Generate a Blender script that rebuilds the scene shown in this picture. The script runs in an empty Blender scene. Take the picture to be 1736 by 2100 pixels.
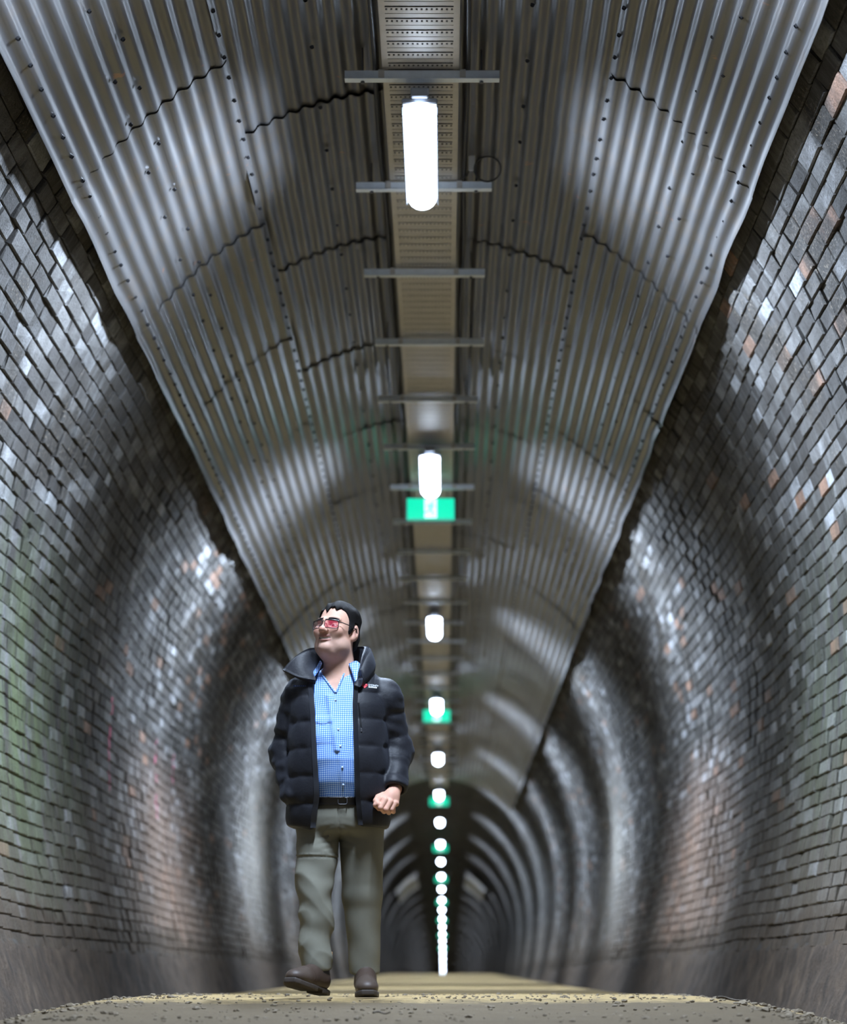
import bpy, math, random
import numpy as np
from mathutils import Matrix, Vector
from mathutils.bvhtree import BVHTree

SC = bpy.context.scene
COL = SC.collection
random.seed(7)
RNG = np.random.default_rng(7)

# ------------------------------------------------------------------ camera, world, exposure
EYE = 0.16                       # camera height above the path at the camera
FPX = 4500.0                     # focal length in pixels of a 1736 x 2100 frame
cam_data = bpy.data.cameras.new('camera')
cam = bpy.data.objects.new('camera', cam_data)
COL.objects.link(cam)
cam.location = (0, 0, EYE)
cam.rotation_euler = (math.radians(90), 0, 0)
cam_data.sensor_fit = 'HORIZONTAL'
cam_data.sensor_width = 36.0
cam_data.lens = FPX / 1736 * 36.0
cam_data.shift_x = -(911 - 868) / 2100 * (2100 / 1736)
cam_data.shift_y = (2005 - 1050) / 1736
cam_data.clip_start = 0.1
cam_data.clip_end = 600
cam_data.dof.use_dof = True
cam_data.dof.focus_distance = 9.85
cam_data.dof.aperture_fstop = cam_data.lens / 1000 / 0.041
SC.camera = cam

world = bpy.data.worlds.new('world')
SC.world = world
world.use_nodes = True
world.node_tree.nodes['Background'].inputs[0].default_value = (0.55, 0.65, 0.8, 1)
world.node_tree.nodes['Background'].inputs[1].default_value = 0.012
SC.view_settings.view_transform = 'Standard'
SC.view_settings.look = 'None'
SC.view_settings.gamma = 1.0
SC.view_settings.use_curve_mapping = False
SC.view_settings.exposure = 0.5
LAMP_GLOW = 26.0                 # the diffuser itself
LAMP_DOWN = 135.0                 # straight down
LAMP_WATTS = 122.0                # each of a lamp's two wide-throw light engines
LAMP_COLOUR = (0.66, 0.80, 1.0, 1)
SC.cycles.max_bounces = 8
SC.cycles.diffuse_bounces = 3
SC.cycles.sample_clamp_indirect = 6.0

# ------------------------------------------------------------------ helpers
def new_obj(name, data, parent=None):
    o = bpy.data.objects.new(name, data)
    COL.objects.link(o)
    if parent is not None:
        o.parent = parent
    return o

def thing(o, label, cat, group=None):
    o['label'] = label
    o['category'] = cat
    if group:
        o['group'] = group
    return o

def empty(name, loc):
    o = bpy.data.objects.new(name, None)
    COL.objects.link(o)
    o.location = loc
    o.empty_display_size = 0.1
    return o

def copy_tree(o):
    c = o.copy()
    COL.objects.link(c)
    for ch in list(o.children):
        d = ch.copy()
        COL.objects.link(d)
        d.parent = c
        for g in list(ch.children):
            e = g.copy()
            COL.objects.link(e)
            e.parent = d
    return c

def np_mesh(name, V, F, mats=(), smooth=False, attrs=None, mat_idx=None):
    """V (n,3), F (m,4) or (m,3) arrays or list of such"""
    V = np.asarray(V, dtype=np.float32)
    Fs = F if isinstance(F, list) else [F]
    me = bpy.data.meshes.new(name)
    loops = np.concatenate([np.asarray(f).ravel() for f in Fs]).astype(np.int32)
    tot = np.concatenate([np.full(len(f), np.asarray(f).shape[1], np.int32) for f in Fs])
    start = np.concatenate([[0], np.cumsum(tot)[:-1]]).astype(np.int32)
    me.vertices.add(len(V))
    me.vertices.foreach_set('co', V.ravel())
    me.loops.add(len(loops))
    me.loops.foreach_set('vertex_index', loops)
    me.polygons.add(len(tot))
    me.polygons.foreach_set('loop_start', start)
    me.polygons.foreach_set('loop_total', tot)
    for m in mats:
        me.materials.append(m)
    if mat_idx is not None:
        me.polygons.foreach_set('material_index', np.asarray(mat_idx, np.int32))
    me.polygons.foreach_set('use_smooth', np.full(len(tot), bool(smooth)))
    me.update(calc_edges=True)
    if attrs:
        for k, a in attrs.items():
            at = me.color_attributes.new(k, 'FLOAT_COLOR', 'POINT')
            a = np.asarray(a, np.float32)
            if a.shape[1] == 3:
                a = np.concatenate([a, np.ones((len(a), 1), np.float32)], 1)
            at.data.foreach_set('color', a.ravel())
    me.validate()
    return me

class MB:
    """collects simple shapes into one mesh"""
    def __init__(self):
        self.v, self.f3, self.f4, self.n = [], [], [], 0
    def add(self, V, F):
        V = np.asarray(V, float)
        F = np.asarray(F, int) + self.n
        self.v.append(V)
        (self.f4 if F.shape[1] == 4 else self.f3).append(F)
        self.n += len(V)
        return self
    def box(self, c, s, M=None, ch=0.0):
        c = np.array(c, float); h = np.array(s, float) / 2
        if ch > 0:
            V, F = cham_box(h, ch)
        else:
            V = np.array([[x, y, z] for x in (-1, 1) for y in (-1, 1) for z in (-1, 1)], float) * h
            F = [[0, 1, 3, 2], [4, 6, 7, 5], [0, 4, 5, 1], [2, 3, 7, 6], [0, 2, 6, 4], [1, 5, 7, 3]]
        if M is not None:
            V = V @ np.array(M)[:3, :3].T
        return self.add(V + c, F)
    def tube(self, P, r, n=8, cap=True):
        P = np.asarray(P, float)
        r = np.broadcast_to(np.asarray(r, float), (len(P),))
        T = np.gradient(P, axis=0)
        T /= np.linalg.norm(T, axis=1, keepdims=True) + 1e-12
        up = np.array([0, 0, 1.0]) if abs(T[0, 2]) < 0.9 else np.array([1.0, 0, 0])
        V = []
        for p, t, rr in zip(P, T, r):
            u = up - t * (up @ t); u /= np.linalg.norm(u) + 1e-12
            w = np.cross(t, u); up = u
            a = np.arange(n) / n * 2 * np.pi
            V.append(p + rr * (np.cos(a)[:, None] * u + np.sin(a)[:, None] * w))
        V = np.concatenate(V)
        F = []
        for i in range(len(P) - 1):
            for j in range(n):
                k = (j + 1) % n
                F.append([i * n + j, i * n + k, (i + 1) * n + k, (i + 1) * n + j])
        m = len(V)
        self.add(V, F)
        if cap:
            self.add(np.concatenate([V[:n], P[:1]]), [[n, (j + 1) % n, j] for j in range(n)])
            self.add(np.concatenate([V[-n:], P[-1:]]), [[n, j, (j + 1) % n] for j in range(n)])
        return self
    def grid(self, G):
        G = np.asarray(G, float)
        a, b = G.shape[:2]
        i = np.arange(a * b).reshape(a, b)
        F = np.stack([i[:-1, :-1], i[1:, :-1], i[1:, 1:], i[:-1, 1:]], -1).reshape(-1, 4)
        return self.add(G.reshape(-1, 3), F)
    def lathe(self, prof, c, n=12, axis='z'):
        a = np.arange(n) / n * 2 * np.pi
        V = []
        for r, z in prof:
            V.append(np.stack([r * np.cos(a), r * np.sin(a), np.full(n, z)], 1))
        V = np.concatenate(V)
        if axis == 'y':
            V = V[:, [0, 2, 1]]
        F = []
        for i in range(len(prof) - 1):
            for j in range(n):
                k = (j + 1) % n
                F.append([i * n + j, i * n + k, (i + 1) * n + k, (i + 1) * n + j])
        return self.add(V + np.array(c), F)
    def mesh(self, name, mats, smooth=False):
        F = []
        if self.f4: F.append(np.concatenate(self.f4))
        if self.f3: F.append(np.concatenate(self.f3))
        return np_mesh(name, np.concatenate(self.v), F, mats if isinstance(mats, (list, tuple)) else [mats], smooth)
    def build(self, name, mat, parent=None, smooth=False):
        return new_obj(name, self.mesh(name, mat, smooth), parent)

def cham_box(h, c):
    """box with chamfered edges: 24 verts, faces as quads and triangles padded to quads"""
    h = np.asarray(h, float)
    V, idx = [], {}
    for sx in (-1, 1):
        for sy in (-1, 1):
            for sz in (-1, 1):
                for ax in range(3):
                    s = np.array([sx, sy, sz], float)
                    p = s * (h - c)
                    p[ax] = s[ax] * h[ax]
                    idx[(sx, sy, sz, ax)] = len(V)
                    V.append(p)
    F = []
    for ax in range(3):
        b, d = [(1, 2), (2, 0), (0, 1)][ax]
        for s in (-1, 1):
            q = []
            for (u, w) in ((-1, -1), (1, -1), (1, 1), (-1, 1)):
                k = [0, 0, 0]; k[ax] = s; k[b] = u; k[d] = w
                q.append(idx[(k[0], k[1], k[2], ax)])
            F.append(q if s > 0 else q[::-1])
    for ax in range(3):
        b, d = [(1, 2), (2, 0), (0, 1)][ax]
        for u in (-1, 1):
            for w in (-1, 1):
                q = []
                for s, a2 in ((-1, b), (1, b), (1, d), (-1, d)):
                    k = [0, 0, 0]; k[ax] = s; k[b] = u; k[d] = w
                    q.append(idx[(k[0], k[1], k[2], a2)])
                F.append(q if u * w < 0 else q[::-1])
    for sx in (-1, 1):
        for sy in (-1, 1):
            for sz in (-1, 1):
                q = [idx[(sx, sy, sz, 0)], idx[(sx, sy, sz, 1)], idx[(sx, sy, sz, 2)]]
                if sx * sy * sz < 0:
                    q = q[::-1]
                F.append([q[0], q[1], q[2], q[2]])
    # triangles are written as degenerate quads; validate() drops the doubled corner
    return np.array(V), F

def sines(P, freq, seed, n=7):
    """smooth pseudo-noise in -1..1 for arrays X,Y,Z"""
    r = np.random.default_rng(seed)
    out = 0
    for _ in range(n):
        k = r.normal(size=3); k /= np.linalg.norm(k)
        f = freq * r.uniform(0.6, 1.5)
        out = out + np.sin(f * (k[0] * P[0] + k[1] * P[1] + k[2] * P[2]) + r.uniform(0, 6.28))
    return out / n * 1.6

# ------------------------------------------------------------------ materials
def material(name):
    m = bpy.data.materials.new(name)
    m.use_nodes = True
    nt = m.node_tree
    b = nt.nodes['Principled BSDF']
    return m, nt, b

def N(nt, kind, **kw):
    n = nt.nodes.new(kind)
    for k, v in kw.items():
        if k.startswith('i_'):
            key = k[2:]
            n.inputs[int(key) if key.isdigit() else key].default_value = v
        else:
            setattr(n, k, v)
    return n

def L(nt, a, b):
    nt.links.new(a, b)

def math_(nt, op, a, b=None, c=None, clamp=False):
    n = nt.nodes.new('ShaderNodeMath')
    n.operation = op
    n.use_clamp = clamp
    for i, v in enumerate((a, b, c)):
        if v is None: continue
        if isinstance(v, (int, float)): n.inputs[i].default_value = v
        else: L(nt, v, n.inputs[i])
    return n.outputs[0]

def mixc(nt, fac, a, b, mode='MIX'):
    n = nt.nodes.new('ShaderNodeMix')
    n.data_type = 'RGBA'
    n.blend_type = mode
    if isinstance(fac, (int, float)): n.inputs[0].default_value = fac
    else: L(nt, fac, n.inputs[0])
    for s, v in ((6, a), (7, b)):
        if isinstance(v, tuple): n.inputs[s].default_value = (v[0], v[1], v[2], 1)
        else: L(nt, v, n.inputs[s])
    return n.outputs[2]

def ramp(nt, fac, stops):
    n = nt.nodes.new('ShaderNodeValToRGB')
    el = n.color_ramp.elements
    while len(el) > 1: el.remove(el[-1])
    el[0].position = stops[0][0]; el[0].color = (*stops[0][1], 1) if len(stops[0][1]) == 3 else stops[0][1]
    for p, c in stops[1:]:
        e = el.new(p); e.color = (*c, 1)
    L(nt, fac, n.inputs[0])
    return n.outputs[0]

def g3(v): return (v, v, v)

def noise(nt, vec, scale, detail=3, rough=0.6):
    n = nt.nodes.new('ShaderNodeTexNoise')
    n.inputs['Scale'].default_value = scale
    n.inputs['Detail'].default_value = detail
    n.inputs['Roughness'].default_value = rough
    if vec is not None: L(nt, vec, n.inputs['Vector'])
    return n.outputs['Fac']

def world_pos(nt):
    g = nt.nodes.new('ShaderNodeNewGeometry')
    return g.outputs['Position']

def obj_pos(nt):
    return nt.nodes.new('ShaderNodeTexCoord').outputs['Object']

def scaled(nt, vec, s):
    n = nt.nodes.new('ShaderNodeVectorMath')
    n.operation = 'MULTIPLY'
    L(nt, vec, n.inputs[0])
    n.inputs[1].default_value = s
    return n.outputs[0]

def xyz(nt, vec):
    n = nt.nodes.new('ShaderNodeSeparateXYZ')
    L(nt, vec, n.inputs[0])
    return n.outputs

def bump(nt, b, h, strength=0.4, dist=0.01):
    n = nt.nodes.new('ShaderNodeBump')
    n.inputs['Strength'].default_value = strength
    n.inputs['Distance'].default_value = dist
    L(nt, h, n.inputs['Height'])
    L(nt, n.outputs[0], b.inputs['Normal'])

def simple(name, col, rough=0.5, metal=0.0, var=0.15, scale=30.0, bmp=0.0, spec=0.5, bscale=None):
    m, nt, b = material(name)
    p = obj_pos(nt)
    f = noise(nt, p, scale)
    c = mixc(nt, f, tuple(x * (1 - var) for x in col), tuple(min(1, x * (1 + var)) for x in col))
    L(nt, c, b.inputs['Base Color'])
    b.inputs['Roughness'].default_value = rough
    b.inputs['Metallic'].default_value = metal
    b.inputs['Specular IOR Level'].default_value = spec
    if bmp:
        bump(nt, b, noise(nt, p, bscale or scale * 3, 4), bmp, 0.004)
    return m

def brick_material():
    m, nt, b = material('weathered_brick')
    p = world_pos(nt)
    X, Y, Z = xyz(nt, p)
    at = N(nt, 'ShaderNodeVertexColor', layer_name='tint')
    sep = nt.nodes.new('ShaderNodeSeparateColor'); L(nt, at.outputs[0], sep.inputs[0])
    R, G = sep.outputs[0], sep.outputs[1]
    base = ramp(nt, R, [(0, (0.030, 0.027, 0.026)), (0.35, (0.075, 0.069, 0.064)), (0.65, (0.18, 0.175, 0.17)), (1, (0.44, 0.45, 0.47))])
    # a few redder and ochre bricks, more of them in patches along the tunnel
    patch = noise(nt, scaled(nt, p, (1, 0.22, 0.9)), 1.1, 2)
    pat = math_(nt, 'MULTIPLY', math_(nt, 'SUBTRACT', patch, 0.53), 5.0, clamp=True)
    red = ramp(nt, G, [(0, (0.20, 0.095, 0.06)), (0.5, (0.28, 0.15, 0.10)), (1, (0.36, 0.20, 0.13))])
    yw = math_(nt, 'SUBTRACT', 1.0, math_(nt, 'ABSOLUTE', math_(nt, 'MULTIPLY', math_(nt, 'SUBTRACT', Y, 20.5), 0.25)), clamp=True)
    gsel = math_(nt, 'GREATER_THAN', math_(nt, 'ADD', G, math_(nt, 'MULTIPLY', math_(nt, 'MULTIPLY', pat, yw), 0.55)), 0.972)
    base = mixc(nt, math_(nt, 'MULTIPLY', gsel, 0.75), base, red)
    # pale lime streaks running down over several courses
    st = noise(nt, scaled(nt, p, (0.8, 16.0, 0.8)), 1.0, 4, 0.65)
    stm = math_(nt, 'MULTIPLY', math_(nt, 'SUBTRACT', st, 0.52), 4.0, clamp=True)
    big = noise(nt, scaled(nt, p, (1, 0.6, 0.7)), 1.3, 3)
    stm = math_(nt, 'MULTIPLY', stm, ramp(nt, big, [(0.35, g3(0.0)), (0.6, g3(1.0))]))
    base = mixc(nt, math_(nt, 'MULTIPLY', stm, 0.6), base, (0.37, 0.38, 0.38))
    # dark soot and dirt
    so = noise(nt, scaled(nt, p, (1, 1.2, 1)), 2.3, 5, 0.7)
    som = ramp(nt, so, [(0.40, g3(0.0)), (0.58, g3(1.0))])
    base = mixc(nt, math_(nt, 'MULTIPLY', som, 0.62), base, (0.042, 0.038, 0.034))
    # tan dust on the lower wall
    low = math_(nt, 'MULTIPLY', math_(nt, 'SUBTRACT', 1.75, Z), 0.85, clamp=True)
    base = mixc(nt, math_(nt, 'MULTIPLY', low, 0.55), base, (0.155, 0.118, 0.085))
    # pinkish dust at the second lamp, the third lamp's pool of light painted pale further on
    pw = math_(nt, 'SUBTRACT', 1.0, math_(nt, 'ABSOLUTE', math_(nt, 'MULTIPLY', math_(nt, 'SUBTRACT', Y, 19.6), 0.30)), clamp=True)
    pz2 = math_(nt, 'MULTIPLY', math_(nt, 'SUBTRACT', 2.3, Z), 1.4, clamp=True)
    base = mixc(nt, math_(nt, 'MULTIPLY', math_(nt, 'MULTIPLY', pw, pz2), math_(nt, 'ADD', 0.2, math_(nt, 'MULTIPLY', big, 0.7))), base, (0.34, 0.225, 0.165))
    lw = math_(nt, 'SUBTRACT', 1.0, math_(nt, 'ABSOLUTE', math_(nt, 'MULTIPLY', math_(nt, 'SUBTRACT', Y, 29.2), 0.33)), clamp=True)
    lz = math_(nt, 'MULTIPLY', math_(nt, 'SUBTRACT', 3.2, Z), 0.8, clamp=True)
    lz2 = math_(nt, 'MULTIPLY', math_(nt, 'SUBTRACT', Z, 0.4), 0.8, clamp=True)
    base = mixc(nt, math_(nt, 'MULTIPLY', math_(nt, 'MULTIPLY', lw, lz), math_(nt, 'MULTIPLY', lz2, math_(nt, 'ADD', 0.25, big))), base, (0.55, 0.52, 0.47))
    # green algae on the near left wall and a little on the right
    yl = math_(nt, 'SUBTRACT', 1.0, math_(nt, 'ABSOLUTE', math_(nt, 'MULTIPLY', math_(nt, 'SUBTRACT', Y, 13.0), 0.42)), clamp=True)
    zl = math_(nt, 'SUBTRACT', 1.0, math_(nt, 'ABSOLUTE', math_(nt, 'MULTIPLY', math_(nt, 'SUBTRACT', Z, 1.7), 0.75)), clamp=True)
    side = math_(nt, 'ADD', 0.35, math_(nt, 'MULTIPLY', math_(nt, 'LESS_THAN', X, 0.0), 0.65))
    al = noise(nt, scaled(nt, p, (1, 7, 1.2)), 1.0, 4, 0.6)
    alm = math_(nt, 'MULTIPLY', math_(nt, 'MULTIPLY', yl, zl), math_(nt, 'MULTIPLY', side, math_(nt, 'MULTIPLY', math_(nt, 'SUBTRACT', al, 0.36), 5.0, clamp=True)), clamp=True)
    base = mixc(nt, math_(nt, 'MULTIPLY', alm, 1.25, clamp=True), base, (0.135, 0.165, 0.085))
    # pink paint dribbles on the left wall
    pk = noise(nt, scaled(nt, p, (0.3, 6.5, 0.25)), 1.0, 1)
    pkm = math_(nt, 'GREATER_THAN', pk, 0.715)
    pz = math_(nt, 'MULTIPLY', math_(nt, 'GREATER_THAN', Z, 1.55), math_(nt, 'LESS_THAN', Z, 2.25))
    py = math_(nt, 'MULTIPLY', math_(nt, 'GREATER_THAN', Y, 16.3), math_(nt, 'LESS_THAN', Y, 21.0))
    pm = math_(nt, 'MULTIPLY', math_(nt, 'MULTIPLY', pkm, pz), math_(nt, 'MULTIPLY', py, math_(nt, 'LESS_THAN', X, 0.0)))
    base = mixc(nt, math_(nt, 'MULTIPLY', pm, 0.8), base, (0.75, 0.13, 0.26))
    # the rendered foot of the wall laps unevenly over the lowest courses
    fo = noise(nt, scaled(nt, p, (1, 1.3, 1.3)), 2.2, 5, 0.7)
    fom = math_(nt, 'MULTIPLY', math_(nt, 'SUBTRACT', math_(nt, 'ADD', 0.18, math_(nt, 'MULTIPLY', fo, 0.85)), Z), 9.0, clamp=True)
    base = mixc(nt, math_(nt, 'MULTIPLY', fom, 0.85), base, ramp(nt, fo, [(0.3, (0.03, 0.022, 0.015)), (0.7, (0.105, 0.076, 0.052))]))
    # patches of clinging grit high on the walls
    gp = noise(nt, scaled(nt, p, (1, 0.9, 1)), 1.7, 3)
    gpm = math_(nt, 'MULTIPLY', ramp(nt, gp, [(0.50, g3(0.0)), (0.60, g3(1.0))]), math_(nt, 'MULTIPLY', math_(nt, 'SUBTRACT', Z, 2.5), 1.2, clamp=True))
    gs = noise(nt, p, 55, 3, 0.7)
    gc = ramp(nt, gs, [(0.45, (0.022, 0.019, 0.016)), (0.60, (0.06, 0.05, 0.04)), (0.68, (0.30, 0.25, 0.19))])
    base = mixc(nt, math_(nt, 'MULTIPLY', gpm, 0.85), base, gc)
    # grit
    gr = noise(nt, p, 70, 3, 0.7)
    base = mixc(nt, ramp(nt, gr, [(0.3, g3(0.55)), (0.55, g3(0.0))]), base, (0.03, 0.028, 0.025))
    # gloom of the far tunnel painted in: brick colour darkens with distance
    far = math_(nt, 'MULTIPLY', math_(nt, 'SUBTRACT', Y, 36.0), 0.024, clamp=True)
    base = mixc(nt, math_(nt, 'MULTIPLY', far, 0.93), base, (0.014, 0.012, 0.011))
    high = math_(nt, 'MULTIPLY', math_(nt, 'SUBTRACT', Z, 3.95), 1.2, clamp=True)
    base = mixc(nt, math_(nt, 'MULTIPLY', high, 0.5), base, (0.03, 0.026, 0.023))
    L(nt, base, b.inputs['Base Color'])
    rr = noise(nt, scaled(nt, p, (1, 4, 1)), 4.0, 3)
    L(nt, ramp(nt, rr, [(0.3, g3(0.48)), (0.65, g3(0.9))]), b.inputs['Roughness'])
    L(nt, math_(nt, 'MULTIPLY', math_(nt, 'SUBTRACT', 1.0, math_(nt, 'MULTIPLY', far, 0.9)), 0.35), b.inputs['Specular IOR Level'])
    hb = math_(nt, 'ADD', gr, math_(nt, 'MULTIPLY', st, 0.8))
    bump(nt, b, hb, 0.55, 0.012)
    return m

def mortar_material():
    m, nt, b = material('dark_mortar')
    p = world_pos(nt)
    X, Y, Z = xyz(nt, p)
    n1 = noise(nt, p, 25, 5, 0.7)
    c = mixc(nt, n1, (0.022, 0.019, 0.016), (0.085, 0.075, 0.064))
    n2 = noise(nt, scaled(nt, p, (1, 1.6, 1)), 5, 5, 0.7)
    base = ramp(nt, n2, [(0.3, (0.017, 0.011, 0.007)), (0.5, (0.054, 0.036, 0.023)), (0.75, (0.112, 0.078, 0.051))])
    low = math_(nt, 'LESS_THAN', Z, math_(nt, 'ADD', 0.26, math_(nt, 'MULTIPLY', n2, 0.2)))
    c = mixc(nt, low, c, base)
    L(nt, c, b.inputs['Base Color'])
    b.inputs['Roughness'].default_value = 0.85
    bump(nt, b, n1, 0.7, 0.02)
    return m

def sheet_material():
    m, nt, b = material('galvanised_corrugated_steel')
    p = world_pos(nt)
    n1 = noise(nt, scaled(nt, p, (1, 0.35, 1)), 3.0, 4)
    c = mixc(nt, n1, (0.046, 0.044, 0.044), (0.098, 0.095, 0.095))
    dirt = noise(nt, scaled(nt, p, (6, 5, 6)), 1.2, 4, 0.65)
    dm = ramp(nt, dirt, [(0.50, g3(0.0)), (0.70, g3(0.8))])
    c = mixc(nt, math_(nt, 'MULTIPLY', dm, 0.35), c, (0.11, 0.075, 0.045))
    rust = noise(nt, p, 7.0, 3)
    c = mixc(nt, ramp(nt, rust, [(0.70, g3(0.0)), (0.76, g3(0.7))]), c, (0.30, 0.12, 0.05))
    L(nt, c, b.inputs['Base Color'])
    b.inputs['Metallic'].default_value = 0.35
    b.inputs['Specular IOR Level'].default_value = 1.0
    b.inputs['IOR'].default_value = 1.6
    L(nt, ramp(nt, n1, [(0.3, g3(0.30)), (0.7, g3(0.40))]), b.inputs['Roughness'])
    return m

def floor_material():
    m, nt, b = material('sandy_path')
    p = world_pos(nt)
    X, Y, Z = xyz(nt, p)
    n1 = noise(nt, p, 9, 6, 0.7)
    n2 = noise(nt, p, 60, 5, 0.7)
    sand = mixc(nt, n1, (0.22, 0.145, 0.055), (0.40, 0.29, 0.125))
    mud = mixc(nt, n2, (0.018, 0.0115, 0.006), (0.062, 0.042, 0.023))
    edge = math_(nt, 'ADD', Y, math_(nt, 'MULTIPLY', math_(nt, 'SUBTRACT', n1, 0.5), 1.6))
    mm = math_(nt, 'MULTIPLY', math_(nt, 'SUBTRACT', 9.65, edge), 1.6, clamp=True)  # mud and the dimmer foreground light painted as one darker tone
    side = math_(nt, 'MULTIPLY', math_(nt, 'SUBTRACT', math_(nt, 'ABSOLUTE', X), 1.45), 2.2, clamp=True)
    c = mixc(nt, math_(nt, 'MAXIMUM', math_(nt, 'MULTIPLY', mm, 0.85), math_(nt, 'MULTIPLY', side, 0.8)), sand, mud)
    sp = noise(nt, p, 130, 2, 0.5)
    c = mixc(nt, ramp(nt, sp, [(0.62, g3(0.0)), (0.68, g3(0.8))]), c, (0.045, 0.038, 0.03))
    L(nt, c, b.inputs['Base Color'])
    b.inputs['Roughness'].default_value = 0.9
    bump(nt, b, math_(nt, 'ADD', n2, n1), 0.6, 0.02)
    return m

def emitter(name, col, strength, base=(0.8, 0.8, 0.8)):
    m, nt, b = material(name)
    p = obj_pos(nt)
    c = mixc(nt, noise(nt, p, 3.0), tuple(0.97 * x for x in col[:3]), col[:3])
    b.inputs['Base Color'].default_value = (*base, 1)
    L(nt, c, b.inputs['Emission Color'])
    b.inputs['Emission Strength'].default_value = strength
    return m

def attr_material(name, rough=0.5, bmp=0.0, bscale=200.0, spec=0.5, sss=0.0):
    m, nt, b = material(name)
    at = N(nt, 'ShaderNodeVertexColor', layer_name='tint')
    p = obj_pos(nt)
    f = noise(nt, p, 60, 3)
    c = mixc(nt, f, mixc(nt, 0.14, at.outputs[0], (0, 0, 0)), at.outputs[0])
    L(nt, c, b.inputs['Base Color'])
    b.inputs['Roughness'].default_value = rough
    b.inputs['Specular IOR Level'].default_value = spec
    if sss:
        b.inputs['Subsurface Weight'].default_value = sss
        b.inputs['Subsurface Radius'].default_value = (0.012, 0.004, 0.002)
        b.inputs['Subsurface Scale'].default_value = 1.0
    if bmp:
        bump(nt, b, noise(nt, p, bscale, 3), bmp, 0.002)
    return m

M = {}
M['brick'] = brick_material()
M['mortar'] = mortar_material()
M['sheet'] = sheet_material()
M['floor'] = floor_material()
M['steel'] = simple('galvanised_steel', (0.66, 0.71, 0.76), 0.45, 0.25, 0.15, 25)
M['dark_steel'] = simple('dull_steel', (0.10, 0.10, 0.11), 0.5, 0.6, 0.3, 20)
M['tray'] = simple('galvanised_tray', (0.52, 0.49, 0.45), 0.5, 0.45, 0.15, 12)
M['cable'] = simple('black_cable', (0.012, 0.012, 0.014), 0.5, 0, 0.2)
M['tag'] = simple('white_plastic', (0.75, 0.76, 0.78), 0.4, 0, 0.05)
M['housing'] = simple('grey_housing', (0.30, 0.32, 0.36), 0.45, 0, 0.1)
M['lamp'] = emitter('lamp_diffuser', LAMP_COLOUR, LAMP_GLOW)
M['screw'] = simple('dark_screw', (0.06, 0.06, 0.065), 0.35, 0.8, 0.2)
M['sign_green'] = emitter('sign_green', (0.0, 0.62, 0.36), 1.0, (0, 0.3, 0.2))
M['sign_white'] = emitter('sign_white', (0.55, 0.95, 0.85), 1.25, (0.5, 0.8, 0.7))
M['sign_edge'] = emitter('sign_edge', (0.02, 0.50, 0.36), 0.6, (0.1, 0.4, 0.3))
M['stone'] = simple('path_stone', (0.135, 0.105, 0.068), 0.85, 0, 0.5, 18, 0.4)
M['stick'] = simple('dead_wood', (0.06, 0.045, 0.03), 0.8, 0, 0.4, 40, 0.3)

# ------------------------------------------------------------------ tunnel profile
XC, WA, HB, ZS = -0.12, 2.4, 3.0, 1.95        # centre line, half width, arch rise, springing height

def dip(Y):
    """the far tunnel falls away on a gentle vertical curve"""
    return -1.5e-4 * np.maximum(0.0, np.asarray(Y, float) - 22.0) ** 2

def build_profile():
    z = np.linspace(-0.35, ZS, 60)
    low = np.stack([WA - (z - ZS) ** 2 / 13.4, z], 1)
    t = np.linspace(0, math.pi / 2, 160)[1:]
    up = np.stack([WA * np.cos(t), ZS + HB * np.sin(t)], 1)
    P = np.concatenate([low, up])
    s = np.concatenate([[0], np.cumsum(np.linalg.norm(np.diff(P, axis=0), axis=1))])
    return P, s
PROF, PS = build_profile()
S_TOT = PS[-1]

def prof(s):
    return np.interp(s, PS, PROF[:, 0]), np.interp(s, PS, PROF[:, 1])

def prof_tan(s):
    a = prof(s - 0.01); b = prof(s + 0.01)
    t = np.stack([b[0] - a[0], b[1] - a[1]], -1)
    return t / np.linalg.norm(t, axis=-1, keepdims=True)

def sag(Y, s, side):
    """slow bulges of the old masonry (metres, towards the inside)"""
    return (0.022 * np.sin(Y * 0.83 + s * 0.9 + side) + 0.014 * np.sin(Y * 2.1 - s * 1.7 + 2 * side) + 0.010 * np.sin(Y * 0.37 * 3 + s * 3.1))

def wall_point(s, Y, side, off=0.0):
    """off: towards the inside of the tunnel"""
    x, z = prof(s)
    t = prof_tan(s)
    nx, nz = -t[..., 1], t[..., 0]            # inward normal of the right-hand profile
    o = off + sag(Y, s, side)
    return XC + side * (x + nx * o), z + nz * o + dip(Y)

Z_LOW = 0.33
S_LOW = float(np.interp(Z_LOW, PROF[:60, 1], PS[:60]))
PHI_WALL = math.radians(20)
S_WALL = float(np.interp(math.pi / 2 - PHI_WALL, np.linspace(0, math.pi / 2, 160), PS[59:]))
YB0, YB1 = 6.6, 44.0                           # run of bricks built one by one
COURSE = 0.086

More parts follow.
